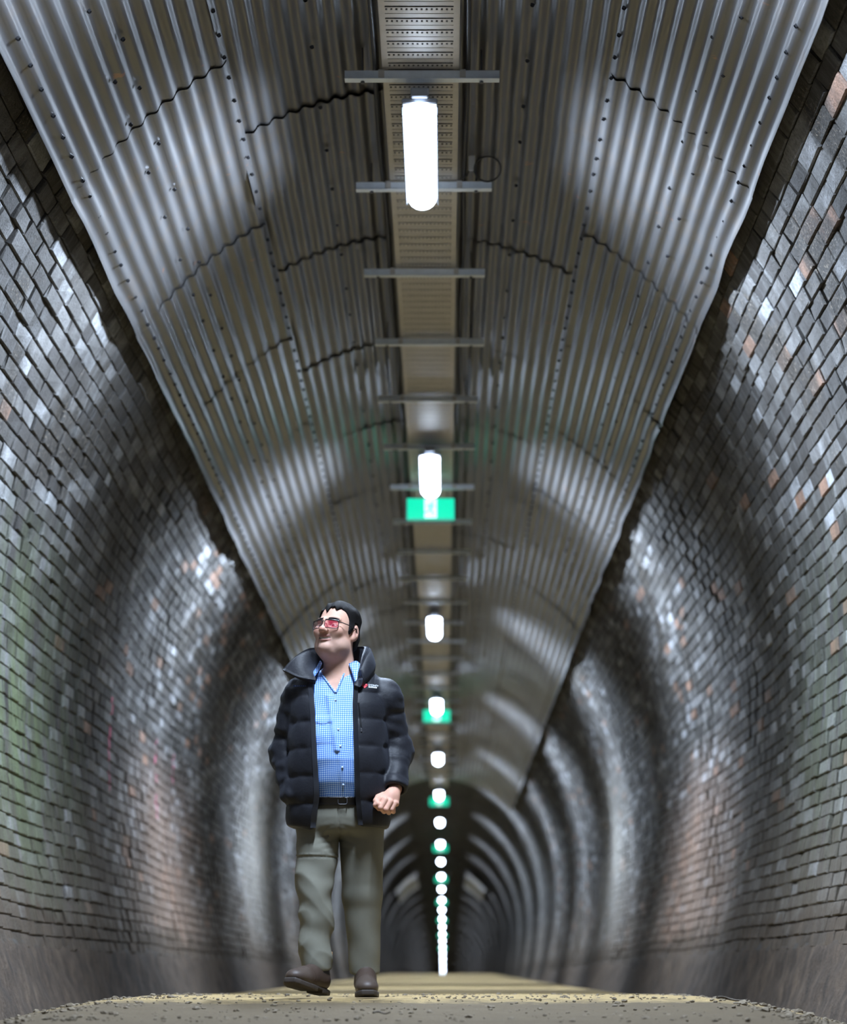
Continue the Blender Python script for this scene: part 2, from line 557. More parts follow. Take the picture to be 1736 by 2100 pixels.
def build_wall(side, name):
    Ys = np.concatenate([np.arange(-16, 6, 1.0), np.arange(6, 46, 0.12), np.arange(46, 196, 0.75)])
    ss = np.concatenate([np.linspace(0, S_LOW, 10), np.linspace(S_LOW, S_WALL, 60)[1:]])
    YY, SS = np.meshgrid(Ys, ss, indexing='ij')
    off = np.where((YY > YB0 - .3) & (YY < YB1) & (SS > S_LOW), -0.014, 0.0)
    off = off + np.where(SS <= S_LOW, 0.012 + 0.012 * np.sin(YY * 9 + SS * 17) * np.sin(YY * 4.3 - SS * 11) , 0.0)
    x, z = wall_point(SS, YY, side, off)
    G = np.stack([x, YY, z], -1)
    i = np.arange(YY.size).reshape(YY.shape)
    q = np.stack([i[:-1, :-1], i[1:, :-1], i[1:, 1:], i[:-1, 1:]], -1)
    if side > 0: q = q[..., ::-1]
    yc = (YY[:-1, :-1] + YY[1:, 1:]) / 2
    sc = (SS[:-1, :-1] + SS[1:, 1:]) / 2
    mi = np.where(((yc > YB0 - .3) & (yc < YB1)) | (sc < S_LOW), 0, 1).ravel()
    tint = np.stack([RNG.random(YY.size) * .5 + .25, RNG.random(YY.size) * .9, np.zeros(YY.size)], 1)
    me = np_mesh(name, G.reshape(-1, 3), q.reshape(-1, 4), [M['mortar'], M['brick']], True, {'tint': tint}, mi)
    o = new_obj(name, me)
    o['kind'] = 'structure'
    return o

BRICK_F = np.array([[8, 9, 10, 11], [4, 5, 9, 8], [5, 6, 10, 9], [6, 7, 11, 10], [7, 4, 8, 11],
                    [0, 1, 5, 4], [1, 2, 6, 5], [2, 3, 7, 6], [3, 0, 4, 7]])

def brick_local(n, rng):
    """n bricks in unit coordinates: x along the tunnel, y up the wall (-1..1), z out of the wall in metres"""
    c4 = np.array([[-1, -1], [1, -1], [1, 1], [-1, 1]], float)
    V = np.zeros((n, 12, 3))
    j = lambda a: rng.uniform(-a, a, (n, 4, 2))
    V[:, 0:4, :2] = c4; V[:, 0:4, 2] = -0.03
    V[:, 4:8, :2] = c4 + j(0.03); V[:, 4:8, 2] = -0.002 + rng.uniform(-.003, .003, (n, 4))
    V[:, 8:12, :2] = c4 * np.array([0.93, 0.86]) + j(0.05); V[:, 8:12, 2] = 0.006 + rng.uniform(-.004, .005, (n, 4))
    V[:, :, 2] += rng.normal(0, 0.0035, (n, 1))
    return V

def build_bricks(side, wall):
    rng = np.random.default_rng(11 if side > 0 else 12)
    ncourse = int((S_WALL - S_LOW) / COURSE)
    cs, cy, hl = [], [], []
    for k in range(ncourse):
        s = S_LOW + (k + 0.5) * COURSE
        y = YB0 + rng.uniform(0, 0.3)
        while y < YB1:
            l = rng.choice([0.23, 0.29, 0.34], p=[0.3, 0.5, 0.2]) + rng.uniform(-.015, .015)
            cs.append(s); cy.append(y + l / 2); hl.append(l / 2 - 0.0025)
            y += l
    cs, cy, hl = np.array(cs), np.array(cy), np.array(hl)
    n = len(cs)
    hs = COURSE / 2 - 0.0022 + rng.uniform(-.0022, .0018, n)
    T = prof_tan(cs)                                   # (n,2)
    x, z = wall_point(cs, cy, side, 0.0)
    C = np.stack([x, cy, z], 1)
    ax_y = np.tile([0., 1., 0.], (n, 1)); ax_y[:, 2] = (dip(cy + .05) - dip(cy - .05)) / .1
    ax_s = np.stack([side * T[:, 0], np.zeros(n), T[:, 1]], 1)
    ax_n = np.stack([-side * T[:, 1], np.zeros(n), T[:, 0]], 1)
    # each brick's own small tilt
    tilt = rng.normal(0, 0.012, n)
    ax_s = ax_s + ax_n * tilt[:, None]
    # per brick tint
    r = np.clip(rng.beta(1.6, 2.2, n), 0, 1)
    g = rng.random(n)
    # how large each brick shows: projected corner area, only inside the frame and under the sheeting
    def proj(P):
        return np.stack([911 + FPX * P[..., 0] / P[..., 1], 2005 - FPX * (P[..., 2] - EYE) / P[..., 1]], -1)
    cor = [C + a * hl[:, None] * ax_y + b * hs[:, None] * ax_s for a, b in ((-1, -1), (1, -1), (1, 1), (-1, 1))]
    pc = np.stack([proj(c) for c in cor], 1)
    area = 0.5 * np.abs((pc[:, 0, 0] - pc[:, 2, 0]) * (pc[:, 1, 1] - pc[:, 3, 1]) - (pc[:, 1, 0] - pc[:, 3, 0]) * (pc[:, 0, 1] - pc[:, 2, 1]))
    inside = ((pc[..., 0] > 4) & (pc[..., 0] < 1732) & (pc[..., 1] > 4)).all(1)
    phi = np.arctan2(np.abs(C[:, 0] - XC) / WA, (C[:, 2] - dip(cy) - ZS) / HB)
    inside &= phi > math.radians(50)
    area = np.where(inside, area, 0)
    top = np.argsort(-area)[:300]
    sel = np.zeros(n, bool); sel[top] = True
    # the rest joined
    rest = np.where(~sel)[0]
    Lc = brick_local(len(rest), rng)
    V = (C[rest][:, None] + Lc[:, :, :1] * (hl[rest][:, None, None] * ax_y[rest][:, None])
         + Lc[:, :, 1:2] * (hs[rest][:, None, None] * ax_s[rest][:, None]) + Lc[:, :, 2:] * ax_n[rest][:, None])
    F = (BRICK_F[None] + (np.arange(len(rest)) * 12)[:, None, None]).reshape(-1, 4)
    if side < 0: pass
    else: F = F[:, ::-1]
    tint = np.repeat(np.stack([r, g, np.zeros(n)], 1)[rest], 12, 0)
    me = np_mesh('brickwork', V.reshape(-1, 3), F, [M['brick']], False, {'tint': tint})
    o = new_obj('brickwork', me, wall)
    o['kind'] = 'stuff'
    # the 300 that show largest: shared meshes
    NV = 20
    Lv = brick_local(NV, rng)
    order = np.argsort(r[top])
    metas = []
    for v in range(NV):
        rv = r[top][order[int((v + .5) / NV * 300)]]
        t = np.tile([rv, rng.random(), 0.0], (12, 1))
        Fv = BRICK_F if side < 0 else BRICK_F[:, ::-1]
        metas.append(np_mesh('brick', Lv[v], Fv, [M['brick']], False, {'tint': t}))
    for rank, oi in enumerate(order):
        i = top[oi]
        b = bpy.data.objects.new('brick', metas[min(NV - 1, rank * NV // 300)])
        COL.objects.link(b)
        b.parent = wall
        a0, a1, a2 = ax_y[i] * hl[i], ax_s[i] * hs[i], ax_n[i]
        b.matrix_local = Matrix(((a0[0], a1[0], a2[0], C[i][0]), (a0[1], a1[1], a2[1], C[i][1]), (a0[2], a1[2], a2[2], C[i][2]), (0, 0, 0, 1)))

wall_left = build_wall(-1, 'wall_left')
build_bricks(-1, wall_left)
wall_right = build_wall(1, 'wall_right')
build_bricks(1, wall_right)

# ------------------------------------------------------------------ floor: a crowned sandy path
def floor_h(X, Y):
    X = np.asarray(X, float); Y = np.asarray(Y, float)
    base = np.interp(Y, [-16, 7.4, 9.5, 11.0, 14, 22, 40, 55, 70, 196], [0, 0.0, 0.068, 0.072, 0.055, 0.08, 0.17, 0.25, 0.22, 0.20])
    u = np.abs(X - XC)
    crown = -0.15 * np.clip((u - 1.25) / 0.75, 0, 1.4) ** 1.5
    d = np.where(Y > 62, dip(Y) - dip(62), 0)
    return base + crown + d

def build_floor():
    Ys = np.concatenate([np.arange(-16, 6.5, .5), np.arange(6.5, 13.0, 0.025), np.arange(13, 24, 0.15), np.arange(24, 196, 1.0)])
    Xs = np.linspace(-2.5, 2.35, 190)
    YY, XX = np.meshgrid(Ys, Xs, indexing='ij')
    ZZ = floor_h(XX, YY)
    amp = np.interp(YY, [6, 7, 12.5, 14], [0, 1, 1, 0.0])
    P = (XX, YY, 0 * XX)
    ZZ = ZZ + amp * (0.004 * sines(P, 9, 1) + 0.003 * sines(P, 34, 2) + 0.002 * sines(P, 90, 3, 12))
    i = np.arange(YY.size).reshape(YY.shape)
    q = np.stack([i[:-1, :-1], i[:-1, 1:], i[1:, 1:], i[1:, :-1]], -1).reshape(-1, 4)
    o = new_obj('floor', np_mesh('floor', np.stack([XX, YY, ZZ], -1).reshape(-1, 3), q, [M['floor']], True))
    o['kind'] = 'structure'
    return o
floor = build_floor()

# ------------------------------------------------------------------ ceiling: crown of the vault and corrugated sheets
def build_ceiling():
    Ys = np.concatenate([np.arange(-16, 196, 1.0)])
    ph = np.linspace(-PHI_WALL, PHI_WALL, 25)
    YY, PP = np.meshgrid(Ys, ph, indexing='ij')
    G = np.stack([XC + WA * np.sin(PP), YY, ZS + HB * np.cos(PP) + dip(YY)], -1)
    i = np.arange(YY.size).reshape(YY.shape)
    q = np.stack([i[:-1, :-1], i[1:, :-1], i[1:, 1:], i[:-1, 1:]], -1).reshape(-1, 4)
    tint = np.stack([RNG.random(YY.size) * .3, RNG.random(YY.size) * .8, np.zeros(YY.size)], 1)
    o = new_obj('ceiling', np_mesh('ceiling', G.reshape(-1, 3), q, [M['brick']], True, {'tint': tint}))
    o['kind'] = 'structure'
    return o
ceiling = build_ceiling()

SA, SB, SHEET_L = 2.33, 2.915, 2.36
def sheet_mesh(p0, p1, inset, seed):
    """one corrugated sheet, y 0..SHEET_L, p0/p1 angles from the crown in degrees (signed)"""
    rng = np.random.default_rng(seed)
    nc = 10.5
    t = np.linspace(0, 1, int(nc * 8) + 1)
    ph = np.radians(p0 + (p1 - p0) * t)
    ys = np.linspace(0, SHEET_L, 9)
    wave = 0.0095 * np.cos(2 * np.pi * nc * t)
    YY, TT = np.meshgrid(ys, t, indexing='ij')
    PH = np.radians(p0 + (p1 - p0) * TT)
    slope = 0.007 * (YY / SHEET_L - 0.5)
    low = 0.006 * sines((TT * 3, YY * 1.3, 0 * YY), 2.2, seed)
    edge = 0.020 * sines((YY, 0 * YY, 0 * YY), 6, seed + 50) * TT ** 6
    r = -inset + 0.0095 * np.cos(2 * np.pi * nc * TT) + slope + low + edge
    nx, nz = np.sin(PH) / SA, np.cos(PH) / SB
    nn = np.hypot(nx, nz)
    G = np.stack([XC + SA * np.sin(PH) + r * nx / nn, YY, ZS + SB * np.cos(PH) + r * nz / nn], -1)
    i = np.arange(YY.size).reshape(YY.shape)
    q = np.stack([i[:-1, :-1], i[1:, :-1], i[1:, 1:], i[:-1, 1:]], -1).reshape(-1, 4)
    if p1 < p0: q = q[:, ::-1]
    return np_mesh('corrugated_sheet', G.reshape(-1, 3), q, [M['sheet']], True)

def build_sheets():
    cols = [(3.2, 24.6, 0.0, 11.65), (23.6, 45.0, 0.012, 10.80), (-3.2, -24.6, 0.0, 11.60), (-23.6, -47.0, 0.012, 10.65)]
    pitch = 2.28
    spots = []
    for ci, (a, b, ins, y0) in enumerate(cols):
        var = [sheet_mesh(a, b, ins, 100 * ci + v) for v in range(4)]
        ks = [k for k in range(-2, 17)] + ([31, 32, 33, 34] if abs(b) > 30 else [])
        for k in ks:
            y = y0 + k * pitch
            o = new_obj('corrugated_sheet', var[random.randrange(4)], ceiling)
            o.location = (random.uniform(-.003, .003), y, float(dip(y + 1.1)) + random.uniform(-.003, .003))
            o.rotation_euler = (math.atan((float(dip(y + 2)) - float(dip(y))) / 2), 0, 0)
    # dome headed roofing screws
    mb_v, mb_f = [], []
    n = 0
    a8 = np.arange(6) / 6 * 2 * np.pi
    def screw(ph, y, ins):
        nonlocal n
        p = math.radians(ph)
        nx, nz = math.sin(p) / SA, math.cos(p) / SB
        nn = math.hypot(nx, nz); nx /= nn; nz /= nn
        c = np.array([XC + SA * math.sin(p) - nx * (ins + .010), y, ZS + SB * math.cos(p) - nz * (ins + .010) + float(dip(y))])
        t1 = np.array([nz, 0, -nx]); t2 = np.array([0, 1.0, 0]); nin = np.array([-nx, 0, -nz])
        ring0 = c + 0.011 * (np.cos(a8)[:, None] * t1 + np.sin(a8)[:, None] * t2) - nin * 0.006
        ring1 = c + 0.009 * (np.cos(a8)[:, None] * t1 + np.sin(a8)[:, None] * t2) + nin * 0.006
        V = np.concatenate([ring0, ring1, [c + nin * 0.012]])
        F = [[j, (j + 1) % 6, 6 + (j + 1) % 6, 6 + j] for j in range(6)] + [[6 + j, 6 + (j + 1) % 6, 12, 12] for j in range(6)]
        mb_v.append(V); mb_f.append(np.array(F) + n); n += 13
    for sgn, e in ((1, 45.0), (-1, 47.0)):
        for y in np.arange(9.0, 46, 0.26):
            screw(sgn * 24.1, y + random.uniform(-.02, .02), 0.014)
            screw(sgn * (e - 2.2), y + random.uniform(-.03, .03), 0.014)
        for y in np.arange(9.1, 46, 0.62):
            screw(sgn * 34.6, y + random.uniform(-.05, .05), 0.012)
            screw(sgn * 37.0, y + .3 + random.uniform(-.1, .1), 0.012)
            screw(sgn * 13.4, y + random.uniform(-.1, .1), 0.0)
    o = new_obj('screw_heads', np_mesh('screw_heads', np.concatenate(mb_v), np.concatenate(mb_f), [M['screw']], False), ceiling)
    o['kind'] = 'stuff'
build_sheets()

# ------------------------------------------------------------------ cable tray, steel bars, lamps, signs
def ordinal(n):
    w = ['first', 'second', 'third', 'fourth', 'fifth', 'sixth', 'seventh', 'eighth', 'ninth', 'tenth', 'eleventh', 'twelfth', 'thirteenth',
         'fourteenth', 'fifteenth', 'sixteenth', 'seventeenth', 'eighteenth', 'nineteenth', 'twentieth']
    if n <= 20: return w[n - 1]
    return {2: 'twenty', 3: 'thirty'}[n // 10] + ('-' + w[n % 10 - 1] if n % 10 else '') if n % 10 else {3: 'thirtieth', 2: 'twentieth'}[n // 10]

H_BAR = EYE + 4.55
BAR_Y0, BAR_D = 11.08, 1.546

def make_bar():
    root = empty('steel_bar', (0, 0, 0))
    b = MB()
    b.box((0, -0.020, 0), (0.78, 0.003, 0.044))          # web facing the camera
    b.box((0, 0.0, 0.0205), (0.78, 0.040, 0.003))
    b.box((0, 0.0, -0.0205), (0.78, 0.040, 0.003))
    b.box((0, -0.0245, -0.0205), (0.78, 0.012, 0.003))   # bright lower lip
    b.box((0, 0.019, 0.014), (0.78, 0.003, 0.012)); b.box((0, 0.019, -0.014), (0.78, 0.003, 0.012))
    b.build('channel', M['steel'], root)
    for s in (-1, 1):
        c = MB(); c.box((s * 0.205, -0.0235, 0.002), (0.03, 0.004, 0.034)); c.box((s * 0.205, 0, 0.0245), (0.03, 0.05, 0.005))
        c.build('clamp', M['tray'], root)
        r = MB(); r.tube([(s * 0.30, 0, -0.03), (s * 0.30, 0, 0.235)], 0.005, 6)
        r.lathe([(0, -.034), (0.010, -.034), (0.010, -.024), (0, -.024)], (s * 0.30, 0, 0), 6)
        r.build('threaded_rod', M['dark_steel'], root)
    return root
bar0 = make_bar()
NBAR = 25
for k in range(NBAR):
    y = BAR_Y0 + BAR_D * k
    o = bar0 if k == 0 else copy_tree(bar0)
    o.location = (XC + random.uniform(-.012, .012), y, H_BAR + float(dip(y)))
    o.rotation_euler = (0, random.uniform(-.006, .006), random.uniform(-.006, .006))
    if k == 0: lab = 'galvanised steel bar across the cable tray, topmost in the picture, above the nearest lamp'
    elif k == 1: lab = 'galvanised steel bar crossing behind the far end of the nearest glaring lamp'
    else: lab = 'galvanised steel bar under the cable tray, %s one counted down from the top' % ordinal(k + 1)
    thing(o, lab, 'bar', 'steel bars under the cable tray')

def tray_mesh(Lg, detail):
    """perforated tray, y 0..Lg, z 0 is its underside"""
    b = MB()
    w = 0.385
    for s in (-1, 1):
        b.box((s * w / 2, Lg / 2, 0.022), (0.003, Lg, 0.05))
        b.box((s * (w / 2 - 0.014), Lg / 2, -0.001), (0.030, Lg, 0.004))
    pitch = 0.128
    n = int(Lg / pitch)
    p = Lg / n
    wi = w - 0.05
    for i in range(n):
        y = i * p
        # raised rib, open slot, then a strip with a row of small holes
        b.box((0, y + p * 0.20, 0.000), (w - .03, p * 0.30, 0.003))
        b.box((0, y + p * 0.87, 0.000), (w - .03, p * 0.26, 0.003))
        b.box((0, y + p * 0.36, 0.004), (w - .03, 0.003, 0.011))
        if detail:
            nh = 14
            for j in range(nh + 1):
                x = -wi / 2 + wi * (j - 0.0) / nh
                b.box((x, y + p * 0.665, 0.0), (wi / nh * 0.60, p * 0.15, 0.003))
        else:
            b.box((0, y + p * 0.665, 0.0), (wi, p * 0.15, 0.003))
        b.box((0, y + p * 0.545, 0.0), (w - .03, p * 0.09, 0.003))
    return b
tray_near = tray_mesh(2 * BAR_D - 0.01, True).mesh('cable_tray', M['tray'])
tray_far = tray_mesh(2 * BAR_D - 0.01, False).mesh('cable_tray', M['tray'])
NT = 13
for k in range(-1, NT):
    y = BAR_Y0 + 2 * BAR_D * k
    o = new_obj('cable_tray', tray_near if k < 3 else tray_far)
    o.location = (XC, y + 0.005, H_BAR + 0.037 + float(dip(y)))
    o.rotation_euler = (math.atan((float(dip(y + 2 * BAR_D)) - float(dip(y))) / (2 * BAR_D)), 0, 0)
    if k == -1: lab = 'perforated steel cable tray length at the top edge, before the first bar'
    else: lab = 'perforated steel cable tray length resting on the %s and next bars from the top' % ordinal(2 * k + 1)
    thing(o, lab, 'cable tray', 'perforated cable tray lengths')

for sx, lab in ((-1, 'black cable running along the left edge of the cable tray'), (1, 'black cable running along the right edge of the cable tray')):
    ys = np.arange(8.5, 50, 0.5)
    pts = [(XC + sx * (0.235 + 0.006 * math.sin(y * 2.3 + sx)), y, H_BAR + 0.046 + float(dip(y))) for y in ys]
    o = MB().tube(pts, 0.011, 8).build('power_cable', M['cable'], None, True)
    thing(o, lab, 'cable', 'cables beside the tray')

# coil of spare cable with a white tag on the second bar
def coil():
    root = empty('cable_coil', (XC + 0.31, BAR_Y0 + BAR_D - 0.065, H_BAR + 0.035))
    a = np.linspace(0.3, 2 * np.pi + 0.2, 40)
    pts = np.stack([0.055 + 0.075 * np.cos(a), -0.02 - 0.09 * (1 + np.sin(a)) * .5, 0.02 + 0.055 * np.sin(a)], 1)
    pts = np.concatenate([[(-0.10, 0, -0.01), (-.06, -.02, .0), (-0.04, -0.05, 0.05)], pts[20:], pts[:20]])
    MB().tube(pts, 0.005, 6).build('loop', M['cable'], root, True)
    t = MB(); t.box((-0.035, -0.06, 0.055), (0.036, 0.004, 0.085), None, 0.0015)
    t.build('tag', M['tag'], root)
    thing(root, 'loop of spare black cable with a white tag above the second bar', 'cable')
coil()

def make_lamp():
    root = empty('tunnel_lamp', (0, 0, 0))
    Lh, R = 0.63, 0.080
    # diffuser: half-capsule facing down, set in a pan with short side skirts
    na = 10
    rows = []
    ys = np.concatenate([[-Lh - R + R * (1 - math.cos(t)) for t in np.linspace(0.15, math.pi / 2, 5)], np.linspace(-Lh, Lh, 6)[1:-1], [Lh + R * math.sin(t) for t in np.linspace(0, math.pi / 2 - 0.15, 5)]])
    for y in ys:
        e = max(0.0, abs(y) - Lh)
        r = math.sqrt(max(0, R * R - e * e))
        a = np.linspace(0.0, math.pi, na)
        rows.append(np.stack([r * np.cos(a), np.full(na, y), -0.80 * r * np.sin(a)], 1))
    d = MB().grid(np.array(rows))
    for i, e in ((0, 0), (-1, 1)):
        c = rows[i].mean(0)
        d.add(np.concatenate([rows[i], [c]]), [[na, j, j + 1] if e == 0 else [na, j + 1, j] for j in range(na - 1)])
    d.build('diffuser', M['lamp'], root, True)
    h = MB(); h.box((0, 0, 0.016), (0.180, 1.40, 0.028), None, 0.006)
    for q in (-1, 1):
        h.box((q * 0.0875, 0, -0.016), (0.005, 1.30, 0.040))
    h.box((0, -0.62, 0.052), (0.09, 0.20, 0.05), None, 0.006)
    h.build('housing', M['housing'], root)
    for s in (-1, 1):
        k = MB(); k.box((0, s * 0.3, 0.095), (0.03, 0.03, 0.13)); k.box((0, s * 0.3, 0.16), (0.12, 0.04, 0.006))
        k.build('bracket', M['dark_steel'], root)
    for s in (-1, 1):
        ld = bpy.data.lights.new('light_engine', 'AREA') if s < 0 else ld
        if s < 0:
            ld.shape = 'RECTANGLE'; ld.size = 0.10; ld.size_y = 1.25
            ld.energy = LAMP_WATTS; ld.color = LAMP_COLOUR[:3]; ld.spread = math.radians(106)
        lo = new_obj('light_engine', ld, root)
        lo.location = (s * 0.03, 0, -0.085)
        lo.rotation_euler = (0, -s * math.radians(58), 0)
    dn = bpy.data.lights.new('down_light', 'AREA')
    dn.shape = 'RECTANGLE'; dn.size = 0.08; dn.size_y = 1.2
    dn.energy = LAMP_DOWN; dn.color = LAMP_COLOUR[:3]; dn.spread = math.radians(100)
    new_obj('down_light', dn, root).location = (0, 0, -0.088)
    return root
lamp0 = make_lamp()
LAMP_Y = [11.75, 19.2, 27.5, 35.3, 43.35, 51.2, 59.1, 67.1] + [75.0 + 8 * i for i in range(15)]
H_LAMP = EYE + 4.40
first = True
for i, y in enumerate([-10.0, -0.5, 8.15] + LAMP_Y):  # the lamp just ahead of the man is added to light him
    o = lamp0 if first else copy_tree(lamp0)
    first = False
    o.location = (XC - 0.005, y, H_LAMP + float(dip(y)))
    o.rotation_euler = (math.atan((float(dip(y + 1)) - float(dip(y - 1))) / 2), 0, 0)
    j = i - 3
    if j < 0: lab = ['lit tunnel lamp behind the camera, out of the picture, farthest back', 'lit tunnel lamp above the camera, out of the picture',
                     'added key lamp overhead in front of the walking man, out of the picture'][i]
    elif j == 0: lab = 'glaring elongated tunnel lamp nearest the top of the picture, under the perforated tray'
    elif j == 1: lab = 'glaring white tunnel lamp just above the largest green exit sign'
    else: lab = 'glowing white tunnel lamp, %s one counting down from the top of the picture' % ordinal(j + 1)
    thing(o, lab, 'lamp', 'tunnel lamps along the crown')

def make_sign():
    root = empty('exit_sign', (0, 0, 0))
    w, h, t = 0.45, 0.205, 0.05
    MB().box((0, 0, 0), (w, t, h), None, 0.008).build('case', M['sign_edge'], root)
    MB().box((-0.0, -t / 2 - 0.002, 0.004), (w - 0.02, 0.006, h - 0.024)).build('green_panel', M['sign_green'], root)
    p = MB().box((-0.0, -t / 2 - 0.006, 0.004), (0.115, 0.004, h - 0.026)).build('white_panel', M['sign_white'], root)
    f = MB()
    y = -t / 2 - 0.009
    def limb(pts, r):
        f.tube([(a * 0.9, y, b * 0.9) for a, b in pts], r, 6)
    f.lathe([(0, -.002), (0.011, -.002), (0.011, .002), (0, .002)], (0.018, y, 0.060), 10, 'y')
    limb([(0.010, 0.048), (-0.006, 0.0)], 0.011)
    limb([(0.008, 0.046), (-0.028, 0.040), (-0.042, 0.016)], 0.005)
    limb([(0.012, 0.044), (0.030, 0.022), (0.050, 0.026)], 0.005)
    limb([(-0.004, 0.0), (-0.020, -0.030), (-0.066, -0.036)], 0.0065)
    limb([(-0.002, 0.0), (0.020, -0.028), (0.024, -0.072)], 0.0065)
    f.build('running_figure', M['sign_green'], root)
    for s in (-1, 1):
        r = MB(); r.tube([(s * 0.16, 0, h / 2 - 0.005), (s * 0.16, 0, h / 2 + 0.075)], 0.006, 6)
        r.build('hanger', M['dark_steel'], root)
    return root
sign0 = make_sign()
for i, y in enumerate([20.6, 36.6, 53.0, 69.0, 85.0, 101.0, 117.0, 133.0, 149.0]):
    o = sign0 if i == 0 else copy_tree(sign0)
    o.location = (XC - 0.01, y, EYE + 4.395 + float(dip(y)))
    if i == 0: lab = 'largest green exit sign with a white running figure, below the second lamp'
    else: lab = 'small green lit exit sign far down the tunnel, %s one from the top' % ordinal(i + 1)
    thing(o, lab, 'exit sign', 'green exit signs')

# ------------------------------------------------------------------ loose stones and sticks on the path
def rock_mesh(seed, name='stone', mat=None):
    r = np.random.default_rng(seed)
    import itertools
    t = (1 + 5 ** .5) / 2
    V = np.array([[-1, t, 0], [1, t, 0], [-1, -t, 0], [1, -t, 0], [0, -1, t], [0, 1, t], [0, -1, -t], [0, 1, -t], [t, 0, -1], [t, 0, 1], [-t, 0, -1], [-t, 0, 1]], float)
    V /= np.linalg.norm(V[0])
    V *= r.uniform(0.7, 1.15, (12, 1))
    V *= np.array([1, r.uniform(.6, 1), r.uniform(.4, .7)])
    F = [[0, 11, 5], [0, 5, 1], [0, 1, 7], [0, 7, 10], [0, 10, 11], [1, 5, 9], [5, 11, 4], [11, 10, 2], [10, 7, 6], [7, 1, 8],
         [3, 9, 4], [3, 4, 2], [3, 2, 6], [3, 6, 8], [3, 8, 9], [4, 9, 5], [2, 4, 11], [6, 2, 10], [8, 6, 7], [9, 8, 1]]
    return V, np.array(F)

def gravel():
    rng = np.random.default_rng(5)
    VV, FF, n = [], [], 0
    for i in range(2600):
        edge = rng.random() < 0.45
        y = 7.6 + 4.6 * rng.random() ** 1.2
        x = (rng.choice([-1, 1], p=[.35, .65]) * rng.uniform(1.2, 1.85)) if edge else rng.uniform(-1.7, 1.6)
        s = abs(rng.normal(0, 0.005)) + 0.003
        if abs(y - 9.8) < .35 and abs(x + .46) < .32: continue
        if edge and rng.random() < .25: s *= 2
        V, F = rock_mesh(int(rng.integers(1e6)))
        a = rng.uniform(0, 6.28)
        c, sn = math.cos(a), math.sin(a)
        V = V @ np.array([[c, sn, 0], [-sn, c, 0], [0, 0, 1]]) * s
        V += np.array([x, y, float(floor_h(x, y)) + s * 0.2])
        VV.append(V); FF.append(F + n); n += 12
    o = new_obj('gravel', np_mesh('gravel', np.concatenate(VV), np.concatenate(FF), [M['stone']], False))
    o['kind'] = 'stuff'
    o['label'] = 'loose grit and small gravel scattered over the sandy path'
    o['category'] = 'gravel'
gravel()

def px_floor(px, Y):
    x = (px - 911) / FPX * Y
    return x, Y, float(floor_h(x, Y))
STONES = [(1602, 10.6, .026, 'pale rounded stone in the rubble by the foot of the right wall'),
          (1560, 10.2, .022, 'grey stone just left of the pale stone in the right-hand rubble'),
          (1690, 10.3, .030, 'dark stone at the far right edge of the rubble'),
          (1530, 9.6, .020, 'brown stone at the front of the rubble on the right'),
          (1340, 9.6, .015, 'small dark stone on the sand well right of the man'),
          (784, 8.4, .014, 'small dark pebble on the mud below the man\'s right-hand boot'),
          (677, 9.55, .011, 'tiny cream pebble beside the heel of the striding boot'),
          (1275, 8.8, .016, 'grey stone on the mud in front of the right wall, left of the others')]
for px, y, r, lab in STONES:
    V, F = rock_mesh(int(px))
    x, yy, z = px_floor(px, y)
    o = new_obj('stone', np_mesh('stone', V * r, F, [M['stone']], False))
    o.location = (x, yy, z + r * 0.3)
    thing(o, lab, 'stone', 'stones on the path')
for pa, pb, y, r, lab in [(1628, 1662, 10.7, .010, 'short dark stick on the rubble near the right wall'),
                          (765, 800, 8.0, .004, 'thin dark twig on the mud near the bottom edge, right of the boots'),
                          (1470, 1530, 9.3, .006, 'thin brown twig lying in the rubble in front of the short stick')]:
    xa, _, za = px_floor(pa, y); xb, _, zb = px_floor(pb, y)
    t = np.linspace(0, 1, 7)
    P = np.stack([xa + (xb - xa) * t, y + 0.05 * np.sin(t * 4), za + (zb - za) * t + r * 1.2 + 0.008 + 0.004 * np.sin(t * 7)], 1)
    o = MB().tube(P, np.interp(t, [0, 1], [r, r * .6]), 6).build('stick', M['stick'], None, True)
    thing(o, lab, 'stick', 'sticks on the path')

